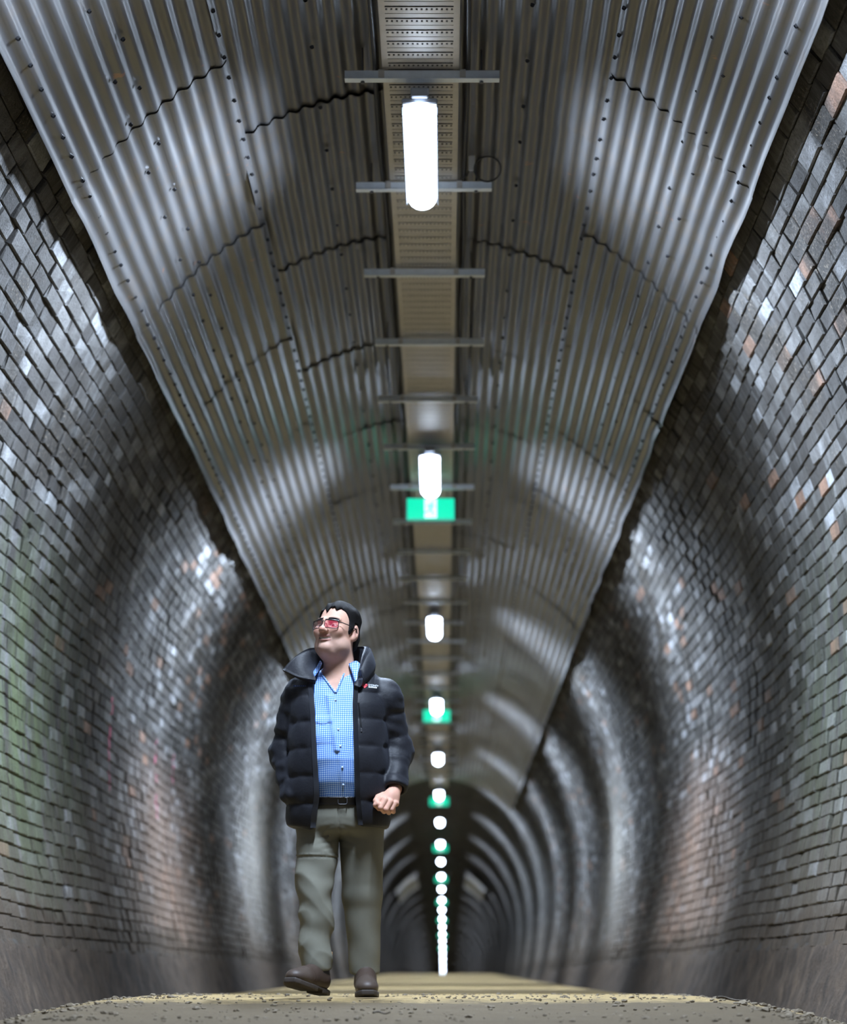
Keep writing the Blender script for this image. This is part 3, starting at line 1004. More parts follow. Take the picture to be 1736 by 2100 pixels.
#MAN#
# ------------------------------------------------------------------ the man, built from smooth implicit solids
def surface_nets(F, lo, h):
    s = F < 0
    C = lambda a, b, c: s[a:s.shape[0] - 1 + a, b:s.shape[1] - 1 + b, c:s.shape[2] - 1 + c]
    cnt = sum(C(a, b, c).astype(np.int8) for a in (0, 1) for b in (0, 1) for c in (0, 1))
    mix = (cnt > 0) & (cnt < 8)
    idx = np.full(mix.shape, -1, np.int64)
    n = int(mix.sum())
    idx[mix] = np.arange(n)
    I = np.argwhere(mix)
    pos = np.zeros((n, 3)); w = np.zeros(n)
    cor = [(a, b, c) for a in (0, 1) for b in (0, 1) for c in (0, 1)]
    val = {k: F[I[:, 0] + k[0], I[:, 1] + k[1], I[:, 2] + k[2]] for k in cor}
    for k in cor:
        for ax in range(3):
            if k[ax]: continue
            k2 = list(k); k2[ax] = 1; k2 = tuple(k2)
            fa, fb = val[k], val[k2]
            m = (fa < 0) != (fb < 0)
            t = fa[m] / (fa[m] - fb[m])
            p = np.tile(np.array(k, float), (int(m.sum()), 1)); p[:, ax] += t
            pos[m] += p; w[m] += 1
    V = (I + pos / w[:, None]) * h + np.array(lo)
    quads = []
    for ax in range(3):
        b, c = [(1, 2), (2, 0), (0, 1)][ax]
        sl0 = [slice(None)] * 3; sl1 = [slice(None)] * 3
        sl0[ax] = slice(0, -1); sl1[ax] = slice(1, None)
        for q in (b, c):
            sl0[q] = slice(1, -1); sl1[q] = slice(1, -1)
        e0, e1 = s[tuple(sl0)], s[tuple(sl1)]
        E = np.argwhere(e0 != e1)
        flip = e0[tuple(E.T)]
        E[:, b] += 1; E[:, c] += 1
        def g(db, dc):
            k = E.copy(); k[:, b] -= db; k[:, c] -= dc
            return idx[k[:, 0], k[:, 1], k[:, 2]]
        q = np.stack([g(1, 1), g(0, 1), g(0, 0), g(1, 0)], 1)
        q = np.where(flip[:, None], q, q[:, ::-1])
        quads.append(q)
    Q = np.concatenate(quads)
    Q = Q[(Q >= 0).all(1)]
    return V, Q

def solid(fun, lo, hi, h):
    ax = [np.arange(a, b + h, h) for a, b in zip(lo, hi)]
    P = np.meshgrid(*ax, indexing='ij')
    return surface_nets(fun(P), lo, h)

def ell(P, c, r):
    x, y, z = (P[i] - c[i] for i in range(3))
    k0 = np.sqrt((x / r[0]) ** 2 + (y / r[1]) ** 2 + (z / r[2]) ** 2)
    k1 = np.sqrt((x / r[0] ** 2) ** 2 + (y / r[1] ** 2) ** 2 + (z / r[2] ** 2) ** 2) + 1e-9
    return k0 * (k0 - 1) / k1

def cap(P, a, b, ra, rb, flat=None, param=False):
    a = np.array(a, float); d = np.array(b, float) - a
    q = [P[i] - a[i] for i in range(3)]
    t = np.clip((q[0] * d[0] + q[1] * d[1] + q[2] * d[2]) / (d @ d), 0, 1)
    dist = np.sqrt(sum((q[i] - t * d[i]) ** 2 for i in range(3))) - (ra + (rb - ra) * t)
    return (dist, t) if param else dist

def chain(P, pts, rad, k=0.01):
    out = None
    for i in range(len(pts) - 1):
        d = cap(P, pts[i], pts[i + 1], rad[i], rad[i + 1])
        out = d if out is None else smin(out, d, k)
    return out

def smin(a, b, k):
    h = np.clip(0.5 + 0.5 * (b - a) / k, 0, 1)
    return b + (a - b) * h - k * h * (1 - h)

def smax(a, b, k):
    return -smin(-a, -b, k)

def stack(P, zs, a, b, xc, yc, e=2.0):
    z = P[2]
    A, B, X, Y = (np.interp(z, zs, q) for q in (a, b, xc, yc))
    return ((np.abs((P[0] - X) / A) ** e + np.abs((P[1] - Y) / B) ** e) ** (1 / e) - 1) * np.minimum(A, B)

MAN_X, MAN_Y = -0.462, 9.85
MAN_Z = float(floor_h(MAN_X, MAN_Y)) + 0.004

# --- head, in its own frame: face towards -y
HEAD_C = np.array([-0.018, -0.035, 1.634])
def rot(ax, a):
    return np.array(Matrix.Rotation(a, 3, ax))
HEAD_R = rot('Z', math.radians(-27)) @ rot('X', math.radians(-13)) @ rot('Y', math.radians(2))
HS = 1.065

def head_sdf(P, chest=False):
    x, y, z = P
    ax_ = np.abs(x)
    Q = (ax_, y, z)
    d = ell(P, (0, 0.012, 0.036), (0.077, 0.097, 0.088))
    d = smin(d, ell(P, (0, -0.032, -0.030), (0.062, 0.066, 0.082)), 0.03)
    d = smin(d, ell(P, (0, -0.018, -0.070), (0.064, 0.062, 0.046)), 0.03)
    d = smin(d, ell(P, (0, -0.080, -0.098), (0.026, 0.018, 0.018)), 0.022)
    d = smin(d, cap(Q, (0.012, -0.092, 0.018), (0.046, -0.076, 0.021), 0.011, 0.010), 0.014)
    d = smin(d, ell(Q, (0.040, -0.072, -0.026), (0.026, 0.024, 0.024)), 0.022)
    d = smin(d, ell(Q, (0.044, -0.030, -0.082), (0.026, 0.034, 0.028)), 0.022)
    # eye sockets and eyes
    d = smax(d, -ell(Q, (0.031, -0.100, -0.004), (0.021, 0.020, 0.013)), 0.010)
    d = smin(d, ell(Q, (0.031, -0.077, -0.005), (0.0135, 0.013, 0.0125)), 0.003)
    # nose
    d = smin(d, cap(P, (0, -0.094, 0.004), (0, -0.113, -0.031), 0.0095, 0.0130), 0.010)
    d = smin(d, ell(P, (0, -0.118, -0.032), (0.0135, 0.012, 0.011)), 0.006)
    d = smin(d, ell(Q, (0.0135, -0.105, -0.035), (0.0095, 0.012, 0.009)), 0.005)
    d = smax(d, -ell(Q, (0.0075, -0.112, -0.047), (0.0045, 0.007, 0.006)), 0.003)
    # smile folds, mouth, lips
    d = smax(d, -cap(Q, (0.022, -0.104, -0.038), (0.037, -0.090, -0.066), 0.0022, 0.0022), 0.008)
    mz = -0.064 + 7.0 * ax_ ** 2
    lip = lambda dz, ry, rz, w: ((ax_ / w) ** 2 + ((y + 0.0925 - 14 * ax_ ** 2) / ry) ** 2 + ((z - mz - dz) / rz) ** 2) ** 0.5 - 1
    d = smin(d, lip(0.0092, 0.010, 0.0042, 0.031) * 0.006, 0.004)
    d = smin(d, lip(-0.0088, 0.012, 0.0055, 0.028) * 0.006, 0.004)
    slot = (((ax_) / 0.028) ** 2 + ((y + 0.104 - 14 * ax_ ** 2) / 0.0135) ** 2 + ((z - mz) / 0.0058) ** 2) ** 0.5 - 1
    d = smax(d, -slot * 0.005, 0.0015)
    # ears
    e = ell(Q, (0.078, 0.020, -0.002), (0.010, 0.021, 0.033))
    e = smin(e, ell(Q, (0.076, 0.010, -0.028), (0.009, 0.010, 0.013)), 0.01)
    e = smax(e, -ell(Q, (0.090, 0.016, 0.002), (0.008, 0.011, 0.020)), 0.004)
    d = smin(d, e, 0.008)
    # neck and jowls
    d = smin(d, cap(P, (0, 0.020, -0.060), (0.012, 0.070, -0.20), 0.062, 0.066), 0.03)
    d = smin(d, ell(P, (0, -0.030, -0.112), (0.040, 0.045, 0.022)), 0.03)
    if chest:           # run the neck smoothly down into the chest
        W = [HS * (HEAD_R[i, 0] * x + HEAD_R[i, 1] * y + HEAD_R[i, 2] * z) + HEAD_C[i] for i in range(3)]
        c = stack(W, TZ, [a - .006 for a in TA], [b - .006 for b in TB], TX, TY)
        c = smax(c, W[2] - 1.47, 0.02)
        d = smin(d, c, 0.035)
    return d

def head_tint(V):
    x, y, z = V.T
    ax_ = np.abs(x)
    c = np.tile(np.array([0.66, 0.385, 0.285]), (len(V), 1))
    def blend(m, col):
        nonlocal c
        m = np.clip(m, 0, 1)[:, None]
        c = c * (1 - m) + np.array(col) * m
    blend(0.45 * np.exp(-(((ax_ - .045) / .022) ** 2 + ((z + .022) / .02) ** 2)) * (y < -.03), (0.58, 0.22, 0.17))     # cheeks
    blend(0.45 * np.exp(-((x / .016) ** 2 + ((z + .03) / .016) ** 2)) * (y < -.1), (0.56, 0.23, 0.18))                   # nose tip
    stub = np.clip((-0.04 - z) / 0.02, 0, 1) * np.clip((0.02 - y) / .03, 0, 1) * np.clip((z + .125) / .02, 0, 1)
    blend(0.30 * stub, (0.30, 0.24, 0.22))                                                                                # stubble
    mz = -0.064 + 7.0 * ax_ ** 2
    w = (ax_ < 0.030) * (y < -0.070)
    blend(0.75 * w * (np.abs(z - mz - 0.0085) < 0.0042), (0.42, 0.19, 0.17))
    blend(0.75 * w * (np.abs(z - mz + 0.0085) < 0.0050), (0.45, 0.20, 0.18))
    inm = (ax_ < .0275) * (y < -.06) * (np.abs(z - mz) < 0.0052 * np.sqrt(np.clip(1 - (ax_ / .0285) ** 2, 0, 1)))
    blend(1.0 * inm, (0.03, 0.012, 0.012))
    blend(1.0 * inm * (z - mz > -0.0006) * (ax_ < .023), (0.60, 0.56, 0.46))
    br = np.exp(-((z - 0.0235 + 6 * (ax_ - .03) ** 2) / 0.0075) ** 2) * (ax_ > .012) * (ax_ < .054) * (y < -.05)
    blend(0.9 * br, (0.03, 0.022, 0.02))
    ey = (y < -.07) * (np.sqrt(((ax_ - .031) / .0155) ** 2 + ((z + .006) / .0042) ** 2) < 1)
    blend(0.9 * ey, (0.55, 0.50, 0.47))
    blend(1.0 * ey * (np.sqrt((ax_ - .031) ** 2 + (z + .006) ** 2) < .0062), (0.03, 0.02, 0.015))
    blend(0.8 * (y < -.07) * (np.abs(np.sqrt(((ax_ - .031) / .0165) ** 2 + ((z + .0055) / .0058) ** 2) - 1) < .2) * (z > -.006), (0.03, 0.02, 0.02))
    blend(0.5 * (ax_ > .074) * np.exp(-((z + .0) / .03) ** 2) * (y > 0), (0.58, 0.28, 0.23))
    return c

def to_man(V):
    return (V * HS) @ HEAD_R.T + HEAD_C

# --- body core (mostly under the clothes) and the closed left fist
TZ = [0.74, 0.86, 0.95, 1.05, 1.15, 1.25, 1.34, 1.40, 1.44, 1.48]
TA = [0.165, 0.165, 0.178, 0.186, 0.188, 0.188, 0.185, 0.165, 0.120, 0.075]
TB = [0.125, 0.130, 0.150, 0.160, 0.155, 0.142, 0.125, 0.108, 0.090, 0.070]
TX = [-.015, -.015, -.016, -.017, -.017, -.015, -.012, -.008, -.004, .0]
TY = [0.0, -.005, -.022, -.032, -.026, -.012, 0.0, 0.008, 0.012, 0.015]

ARM_L = [(-0.190, 0.005, 1.352), (-0.248, 0.045, 1.105), (-0.205, -0.075, 0.905)]
ARM_R = [(0.190, 0.005, 1.350), (0.242, 0.045, 1.105), (0.241, -0.095, 0.924)]
LEG_L = [(-0.098, 0.0, 0.80), (-0.112, -0.075, 0.475), (-0.108, -0.125, 0.105)]
LEG_R = [(0.085, 0.01, 0.80), (0.092, 0.020, 0.455), (0.106, 0.045, 0.11)]

def body_sdf(P):
    d = stack(P, TZ, [a - .012 for a in TA], [b - .012 for b in TB], TX, TY)
    d = smax(d, 0.80 - P[2], 0.02); d = smax(d, P[2] - 1.45, 0.02)
    for pts, r in ((ARM_L, (.052, .042, .030)), (ARM_R, (.052, .042, .028)), (LEG_L, (.062, .050, .034)), (LEG_R, (.062, .050, .034))):
        d = smin(d, chain(P, pts, r, .01), 0.02)
    return d

def hand_sdf(P):
    P = (P[0] - 0.013, P[1], P[2] + 0.021)
    d = cap(P, (0.232, -0.090, 0.950), (0.215, -0.128, 0.912), 0.029, 0.031)
    back = smin(cap(P, (0.208, -0.130, 0.912), (0.172, -0.160, 0.895), 0.026, 0.016), cap(P, (0.218, -0.125, 0.905), (0.234, -0.150, 0.878), 0.025, 0.015), 0.02)
    back = smin(back, cap(P, (0.212, -0.13, 0.900), (0.204, -0.160, 0.884), 0.028, 0.018), 0.02)
    d = smin(d, back, 0.02)
    K = [(0.166, -0.170, 0.896), (0.188, -0.177, 0.890), (0.210, -0.173, 0.883), (0.231, -0.162, 0.878)]
    Q = [(0.146, -0.183, 0.869), (0.168, -0.192, 0.856), (0.192, -0.188, 0.849), (0.216, -0.172, 0.850)]
    T = [(0.160, -0.150, 0.856), (0.182, -0.156, 0.843), (0.203, -0.153, 0.838), (0.223, -0.144, 0.842)]
    U = [(0.176, -0.135, 0.874), (0.193, -0.135, 0.866), (0.209, -0.132, 0.862), (0.224, -0.128, 0.862)]
    f = None
    for i in range(4):
        r = (0.0122, 0.0125, 0.0120, 0.0108)[i]
        g = chain(P, [K[i], Q[i], T[i], U[i]], [r * 1.08, r * .98, r * .9, r * .85], 0.003)
        f = g if f is None else smin(f, g, 0.0025)
    d = smin(d, f, 0.007)
    th = chain(P, [(0.178, -0.130, 0.915), (0.156, -0.150, 0.906), (0.146, -0.172, 0.888), (0.158, -0.190, 0.872)], [.017, .0135, .012, .0105], .004)
    return smin(d, th, 0.005)

def person_mesh():
    V1, Q1 = solid(lambda P: head_sdf(P, True), (-.13, -.16, -.30), (.13, .14, .145), 0.0022)
    # open the neck at the cut plane so it joins into the chest
    c1 = head_tint(V1)
    V1 = to_man(V1)
    V2, Q2 = solid(body_sdf, (-.36, -.24, .03), (.36, .22, 1.56), 0.012)
    c2 = np.tile(np.array([0.55, 0.35, 0.285]), (len(V2), 1))
    V3, Q3 = solid(hand_sdf, (.125, -.225, .78), (.30, -.04, .99), 0.0024)
    c3 = np.tile(np.array([0.62, 0.335, 0.245]), (len(V3), 1))
    n1, n2 = len(V1), len(V2)
    V = np.concatenate([V1, V2, V3]); Q = np.concatenate([Q1, Q2 + n1, Q3 + n1 + n2])
    return np_mesh('person', V, Q, [attr_material('skin', 0.58, 0.15, 300, 0.3, 0.12)], True, {'tint': np.concatenate([c1, c2, c3])})

person = new_obj('person', person_mesh())
person.location = (MAN_X, MAN_Y, MAN_Z)
thing(person, 'man striding down the tunnel, looking up, in a black padded jacket and blue checked shirt', 'person')

def part(name, VQ, mat, tint=None, smooth=True):
    V, Q = VQ
    me = np_mesh(name, V, Q, [mat], smooth, {'tint': tint} if tint is not None else None)
    return new_obj(name, me, person)

# --- hair
def hair_sdf(P):
    x, y, z = P
    ax_ = np.abs(x)
    n = 0.0034 * sines((x * 1.0, y * .35, z * .35), 260, 21) + 0.0030 * sines((x, y * .6, z), 130, 22)
    d = ell(P, (0, 0.014, 0.038), (0.0855, 0.1045, 0.0985)) + n
    d = smin(d, ell(P, (0, 0.050, -0.020), (0.074, 0.066, 0.07)) + n, 0.02)
    line = np.interp(y, [-.12, -.085, -.06, -.045, -.032, -.022, -.012, 0.0, .030, .045, .07, .12], [.073, .073, .077, .066, .040, -.020, -.030, .032, .036, -.055, -.085, -.085])
    line = line + 0.004 * np.sin(x * 330 + 1) * (y < -.05) + 0.006 * np.sin(x * 140) * (y < -.05) - 0.010 * np.exp(-((x + .012) / .012) ** 2) * (y < -.05)
    d = smax(d, line - z, 0.006)
    return smax(d, -(head_sdf(P) + 0.004), 0.003)
Vh, Qh = solid(hair_sdf, (-.10, -.13, -.11), (.10, .135, .155), 0.0026)
grey = np.clip((0.035 - Vh[:, 2]) / 0.05, 0, 1)[:, None]
ht = np.array([0.007, 0.006, 0.006]) * (1 - grey) + np.array([0.034, 0.032, 0.034]) * grey
hair_mat = attr_material('dark_hair', 0.6, 1.0, 500, 0.10)
brow_mat = simple('dark_brow_hair', (0.010, 0.008, 0.008), 0.9, 0, 0.3, 300, 0.0, 0.1)
hair = part('hair', (to_man(Vh), Qh), hair_mat, ht)
hair['label'] = 'short dark hair greying at the sides'

# --- eyebrows
def face_y(x, z):
    ys = np.linspace(-.13, -.05, 161)
    P = (np.full(161, x), ys, np.full(161, z))
    d = head_sdf(P)
    k = np.argmax(d < 0)
    return ys[k]
for s in (-1, 1):
    pts = []
    for q in np.linspace(0.014, 0.055, 9):
        z = 0.0215 - 7 * (q - .034) ** 2
        pts.append(to_man(np.array([[s * q, face_y(s * q, z) - .0005, z]]))[0])
    MB().tube(pts, [.0030, .0042, .0046, .0046, .0044, .0042, .0038, .0030, .0020], 7).build('eyebrow', brow_mat, person, True)

# --- glasses
def glasses():
    fr = MB()
    def hp(x, y, z): return to_man(np.array([[x, y, z]]))[0]
    for s in (-1, 1):
        w, h = 0.0275, 0.0180
        cx, cz = s * 0.0335, -0.008
        pts = []
        for t in np.linspace(0, 2 * np.pi, 29):
            c, sn = math.cos(t), math.sin(t)
            px = cx + w * np.sign(c) * abs(c) ** 0.45
            pz = cz + h * np.sign(sn) * abs(sn) ** 0.45
            pts.append(hp(px, -0.117 + 6.0 * px * px, pz))
        fr.tube(pts, 0.0019, 6, False)
        fr.tube([hp(s * (abs(cx) + w), -0.0945, 0.005), hp(s * 0.070, -0.080, 0.0065), hp(s * 0.0825, -0.03, 0.010), hp(s * 0.085, 0.012, 0.012), hp(s * 0.083, 0.03, -0.008)], 0.0021, 6)
        t = np.array([[hp(px, -0.117 + 6.0 * px * px, pz) for px in np.linspace(cx - w * .95, cx + w * .95, 9)] for pz in (cz - h * .95, cz, cz + h * .95)])
        lm = lens_red if s > 0 else lens_shaded
        o = MB().grid(t)
        lens = o.build('lens', lm, gl, True)
        lens['label'] = 'rose tinted lens' if s > 0 else 'clear lens with a white glint, tinted dark as brow shade'
    fr.tube([hp(-0.0075, -0.1165, 0.002), hp(0, -0.120, 0.0035), hp(0.0075, -0.1165, 0.002)], 0.0018, 6)
    # thicker dark brow bar
    for s in (-1, 1):
        fr.tube([hp(s * q, -0.117 + 6.0 * q * q, 0.0100) for q in np.linspace(0.008, 0.061, 7)], 0.0026, 6)
    return fr
def lens_mat(name, col, a):
    m, nt, b = material(name)
    n = noise(nt, obj_pos(nt), 8)
    L(nt, mixc(nt, n, col, tuple(min(1, 1.1 * c) for c in col)), b.inputs['Base Color'])
    b.inputs['Roughness'].default_value = 0.05
    b.inputs['Alpha'].default_value = a
    b.inputs['Specular IOR Level'].default_value = 0.8
    return m
lens_red = lens_mat('rose_lens', (0.50, 0.02, 0.07), 0.45)  # rose tint, also darkened for the brow's shade over the eye
lens_shaded = lens_mat('shaded_lens', (0.14, 0.06, 0.06), 0.40)  # clear glass tinted dark to paint the brow's shade over the eye
frame_mat = simple('black_frame', (0.012, 0.010, 0.012), 0.3)
gl = new_obj('glasses', bpy.data.meshes.new('tmp'), person)
fr = glasses()
gl.data = fr.mesh('glasses', frame_mat, True)
gl['label'] = 'black rectangular spectacles'

# --- shirt
def xr_v(z):    # neck opening half-lines
    return
def shirt_sdf(P):
    x, y, z = P
    fold = 0.0045 * sines((x * 1.1 + z * .35, y, z * .35), 26, 31) + 0.003 * sines((x * .7, y, z * 1.3), 38, 32)
    drag = 0.010 * np.exp(-(((x + .045 - (1.30 - z) * .16) / .012) ** 2)) * (z < 1.34) * (z > 1.08)
    d = stack(P, TZ, [a + .006 for a in TA], [b + .006 for b in TB], TX, TY) + fold * np.clip((1.36 - z) / .1, .25, 1) - drag
    xp = np.interp(z, [.86, .95, 1.1, 1.36], [.014, .016, .004, -.022])
    pl = np.clip(1 - (np.abs(x - xp) / .017) ** 8, 0, 1) * (y < 0)
    d = d - 0.003 * pl
    pk = (np.abs(x + .075) < .045) * (y < 0) * (z < 1.235) * (z > 1.12)          # chest pocket with a flap
    fl = (np.abs(x + .075) < .047) * (y < 0) * (z < 1.243) * (z > 1.215 - .010 * (1 - np.abs(x + .075) / .047))
    d = d - 0.002 * pk - 0.004 * fl
    # V neck
    vl = np.interp(z, [1.352, 1.42, 1.47], [-.022, -.066, -.097])
    vr = np.interp(z, [1.352, 1.42, 1.47], [-.018, 0.012, 0.036])
    v = np.maximum(np.maximum(vl - x, x - vr), np.maximum(1.352 - z, y))
    d = smax(d, -v, 0.003)
    top = np.interp(z, [0, 1], [0, 0]) + z - 1.475
    d = smax(d, top, 0.004)
    return smax(d, 0.862 - z, 0.004)
def shirt_material():
    m, nt, b = material('blue_gingham')
    p = obj_pos(nt)
    X, Y, Z = xyz(nt, p)
    wob = math_(nt, 'MULTIPLY', math_(nt, 'SUBTRACT', noise(nt, p, 9, 2), 0.5), 0.012)
    def band(v, per):
        f = math_(nt, 'FRACT', math_(nt, 'DIVIDE', math_(nt, 'ADD', v, wob), per))
        return ramp(nt, f, [(0.0, g3(0.0)), (0.12, g3(1.0)), (0.50, g3(1.0)), (0.62, g3(0.0))])
    s = math_(nt, 'MULTIPLY', math_(nt, 'ADD', band(X, 0.0092), band(Z, 0.0092)), 0.5)
    c = ramp(nt, s, [(0.0, (0.60, 0.74, 0.92)), (0.5, (0.19, 0.37, 0.78)), (1.0, (0.06, 0.17, 0.60))])
    L(nt, c, b.inputs['Base Color'])
    b.inputs['Roughness'].default_value = 0.8
    b.inputs['Specular IOR Level'].default_value = 0.2
    return m
gingham = shirt_material()
shirt = part('shirt', solid(shirt_sdf, (-.22, -.22, .84), (.20, .17, 1.50), 0.0052), gingham)
shirt['label'] = 'blue and white checked shirt'
bvh_cache = {}
def front_y(o, x, z):
    if o.name not in bvh_cache:
        me = o.data
        bvh_cache[o.name] = BVHTree.FromPolygons([v.co[:] for v in me.vertices], [p.vertices[:] for p in me.polygons])
    h = bvh_cache[o.name].ray_cast(Vector((x, -1.0, z)), Vector((0, 1, 0)))
    return h[0].y if h[0] is not None else -0.1
button_mat = simple('pearl_button', (0.42, 0.52, 0.70), 0.35)
for z, x in ((1.315, -.019), (1.18, -.006), (1.105, .004), (1.012, .013), (0.937, .016)):
    b_ = MB().lathe([(0, -.0025), (0.0045, -.0025), (0.0055, 0), (0.0045, .002)], (x, front_y(shirt, x, z) - 0.001, z), 10, 'y')
    b_.build('button', button_mat, shirt, True)
# collar wings
def ribbon(rows, t, name, mat, parent, smooth=True, sub=True):
    """thick sheet from a grid of points (rows x cols x 3)"""
    G = np.asarray(rows, float)
    def up(G):      # Catmull-Rom refinement along both axes
        for ax in (0, 1):
            G = np.moveaxis(G, ax, 0)
            n = len(G)
            if n > 2 or True:
                out = []
                for i in range(n - 1):
                    p0, p1, p2, p3 = G[max(i - 1, 0)], G[i], G[i + 1], G[min(i + 2, n - 1)]
                    for u in (0, .25, .5, .75):
                        out.append(0.5 * (2 * p1 + (p2 - p0) * u + (2 * p0 - 5 * p1 + 4 * p2 - p3) * u * u + (3 * p1 - p0 - 3 * p2 + p3) * u ** 3))
                out.append(G[-1])
                G = np.array(out)
            G = np.moveaxis(G, 0, ax)
        return G
    if sub: G = up(G)
    du = np.gradient(G, axis=0); dv = np.gradient(G, axis=1)
    nn = np.cross(du, dv); nn /= np.linalg.norm(nn, axis=2, keepdims=True) + 1e-12
    a, b = G.shape[:2]
    tt = t if np.isscalar(t) else np.asarray(t)
    A, B = G + nn * t / 2, G - nn * t / 2
    i = np.arange(a * b).reshape(a, b); j = i + a * b
    q1 = np.stack([i[:-1, :-1], i[1:, :-1], i[1:, 1:], i[:-1, 1:]], -1).reshape(-1, 4)
    q2 = np.stack([j[:-1, :-1], j[:-1, 1:], j[1:, 1:], j[1:, :-1]], -1).reshape(-1, 4)
    ring = np.concatenate([i[0, :-1], i[:-1, -1], i[-1, :0:-1], i[:0:-1, 0]])
    r2 = np.roll(ring, -1)
    q3 = np.stack([ring, r2, r2 + a * b, ring + a * b], 1)[:, ::-1]
    F = np.concatenate([q1, q2, q3])
    return new_obj(name, np_mesh(name, np.concatenate([A.reshape(-1, 3), B.reshape(-1, 3)]), F, [mat], smooth), parent)

ribbon([[(-.090, .035, 1.505), (-.100, .025, 1.478), (-.114, .0, 1.450)],
        [(-.094, -.030, 1.505), (-.110, -.050, 1.470), (-.132, -.070, 1.440)],
        [(-.090, -.078, 1.474), (-.108, -.100, 1.438), (-.134, -.118, 1.398)]], 0.004, 'shirt_collar', gingham, person)
ribbon([[(.078, .040, 1.505), (.090, .030, 1.475), (.100, .01, 1.450)],
        [(.066, -.035, 1.505), (.080, -.058, 1.468), (.090, -.080, 1.435)],
        [(.036, -.082, 1.484), (.054, -.108, 1.440), (.066, -.132, 1.398)]], 0.004, 'shirt_collar', gingham, person)
for x0, x1 in ((-.090, -.022), (.018, -.018)):
    P_ = []
    for t in np.linspace(0, 1, 12):
        x, z = x0 + (x1 - x0) * t, 1.446 + (1.350 - 1.446) * t
        P_.append((x, max(-.20, min(front_y(shirt, x - .006 * (1 if x0 < 0 else -1) , z - .004), -.06)) - .002, z))
    MB().tube(P_, 0.0040, 8).build('neckline_edge', gingham, shirt, True)

# --- trousers
def trouser_sdf(P):
    x, y, z = P
    hip = stack(P, [.66, .72, .80, .88, .90], [.175, .183, .185, .172, .170], [.128, .138, .142, .134, .132], [-.012] * 5, [.0, 0, -.004, -.006, -.006])
    hip = smax(hip, 0.725 - z, 0.05)
    lf = np.clip((0.70 - z) / .1, 0, 1)
    def ridged(P, f, seed, n):      # sharp-crested folds
        return 1 - 2 * np.abs(sines(P, f, seed, n))
    kn = np.interp(z, [.1, .2, .35, .5, .62, .70, .9], [.8, .9, 1.2, 1.25, .8, .4, .15])
    fl = (0.0075 * ridged((x * .55 + z * .75, y * .5, z * .75 - x * .4), 17, 41, 4) + 0.0070 * ridged((x * .5 + z * .8, y * .4, z * .6 - x * .7), 30, 45, 3) + 0.004 * sines((x + z * .4, y, z * 1.4), 40, 42, 6)) * kn
    fr = (0.006 * ridged((x * .4 - z * .6, y * .5, z * .8), 13, 47, 4) + 0.003 * sines((x, y, z * 1.6), 34, 48, 6)) * np.interp(z, [.1, .2, .6, .72, .9], [.9, .8, .5, .7, .2])
    dl = smin(cap(P, (-0.103, 0.0, 0.80), (-0.113, -0.070, 0.47), 0.095, 0.080), cap(P, (-0.113, -0.070, 0.47), (-0.106, -0.140, 0.12), 0.080, 0.068), 0.02)
    dr = smin(cap(P, (0.088, 0.01, 0.80), (0.093, 0.020, 0.455), 0.107, 0.085), cap(P, (0.093, 0.020, 0.455), (0.104, 0.030, 0.12), 0.084, 0.066), 0.02)
    dl = dl - fl
    dr = dr - fr
    dl = dl - 0.0035 * np.exp(-((z - .632 + 0.02 * (x + .1)) / .004) ** 2) + 0.004 * np.exp(-((z - .624 + 0.02 * (x + .1)) / .004) ** 2)
    dl = smax(dl, 0.122 + 0.15 * (y + .14) - z, 0.006)
    dr = smax(dr, 0.108 + 0.25 * (y - .03) - z, 0.006)
    legs = np.minimum(dl, dr)
    d = smin(legs, hip, 0.03)
    wx = x + .012
    crease = 0.0045 * np.maximum(0, np.sin((z + .35 * np.abs(wx) - .70) * 2 * np.pi / .030)) * np.exp(-((np.abs(wx) - .045) / .035) ** 2) * np.exp(-((z - .70) / .055) ** 2) * (y < 0)
    fly = 0.0025 * np.exp(-((x + .004) / .003) ** 2) * (z > .72) * (y < 0)
    d = d + crease + fly
    # hollow cuffs
    dd = smax(d, z - 0.880, 0.004)
    cuff = np.minimum(dl, dr) + 0.015
    return smax(dd, -smax(cuff, z - 0.165, 0.01), 0.003)
khaki = simple('khaki_drill', (0.165, 0.160, 0.128), 0.85, 0, 0.10, 14, 0.10, 0.2, 500)
tr = part('trousers', solid(trouser_sdf, (-.23, -.24, .06), (.22, .17, .90), 0.0058), khaki)
tr['label'] = 'grey-green drill trousers, rumpled at the knee'

# --- belt
def belt_sdf(P):
    d = stack(P, TZ, [a + .016 for a in TA], [b + .018 for b in TB], TX, TY)
    return smax(d, np.abs(P[2] - 0.868) - 0.019, 0.002)
belt = part('belt', solid(belt_sdf, (-.22, -.2, .84), (.2, .17, .9), 0.005), simple('black_leather', (0.010, 0.009, 0.009), 0.35))
bk = MB(); yb = front_y(belt, 0.012, 0.868)
bk.tube([(0.012 + .020 * np.sign(math.cos(t)) * abs(math.cos(t)) ** .4, yb - .003, .868 + .015 * np.sign(math.sin(t)) * abs(math.sin(t)) ** .4) for t in np.linspace(0, 2 * math.pi, 25)], 0.002, 6, False)
bk.build('buckle', M['dark_steel'], belt, True)

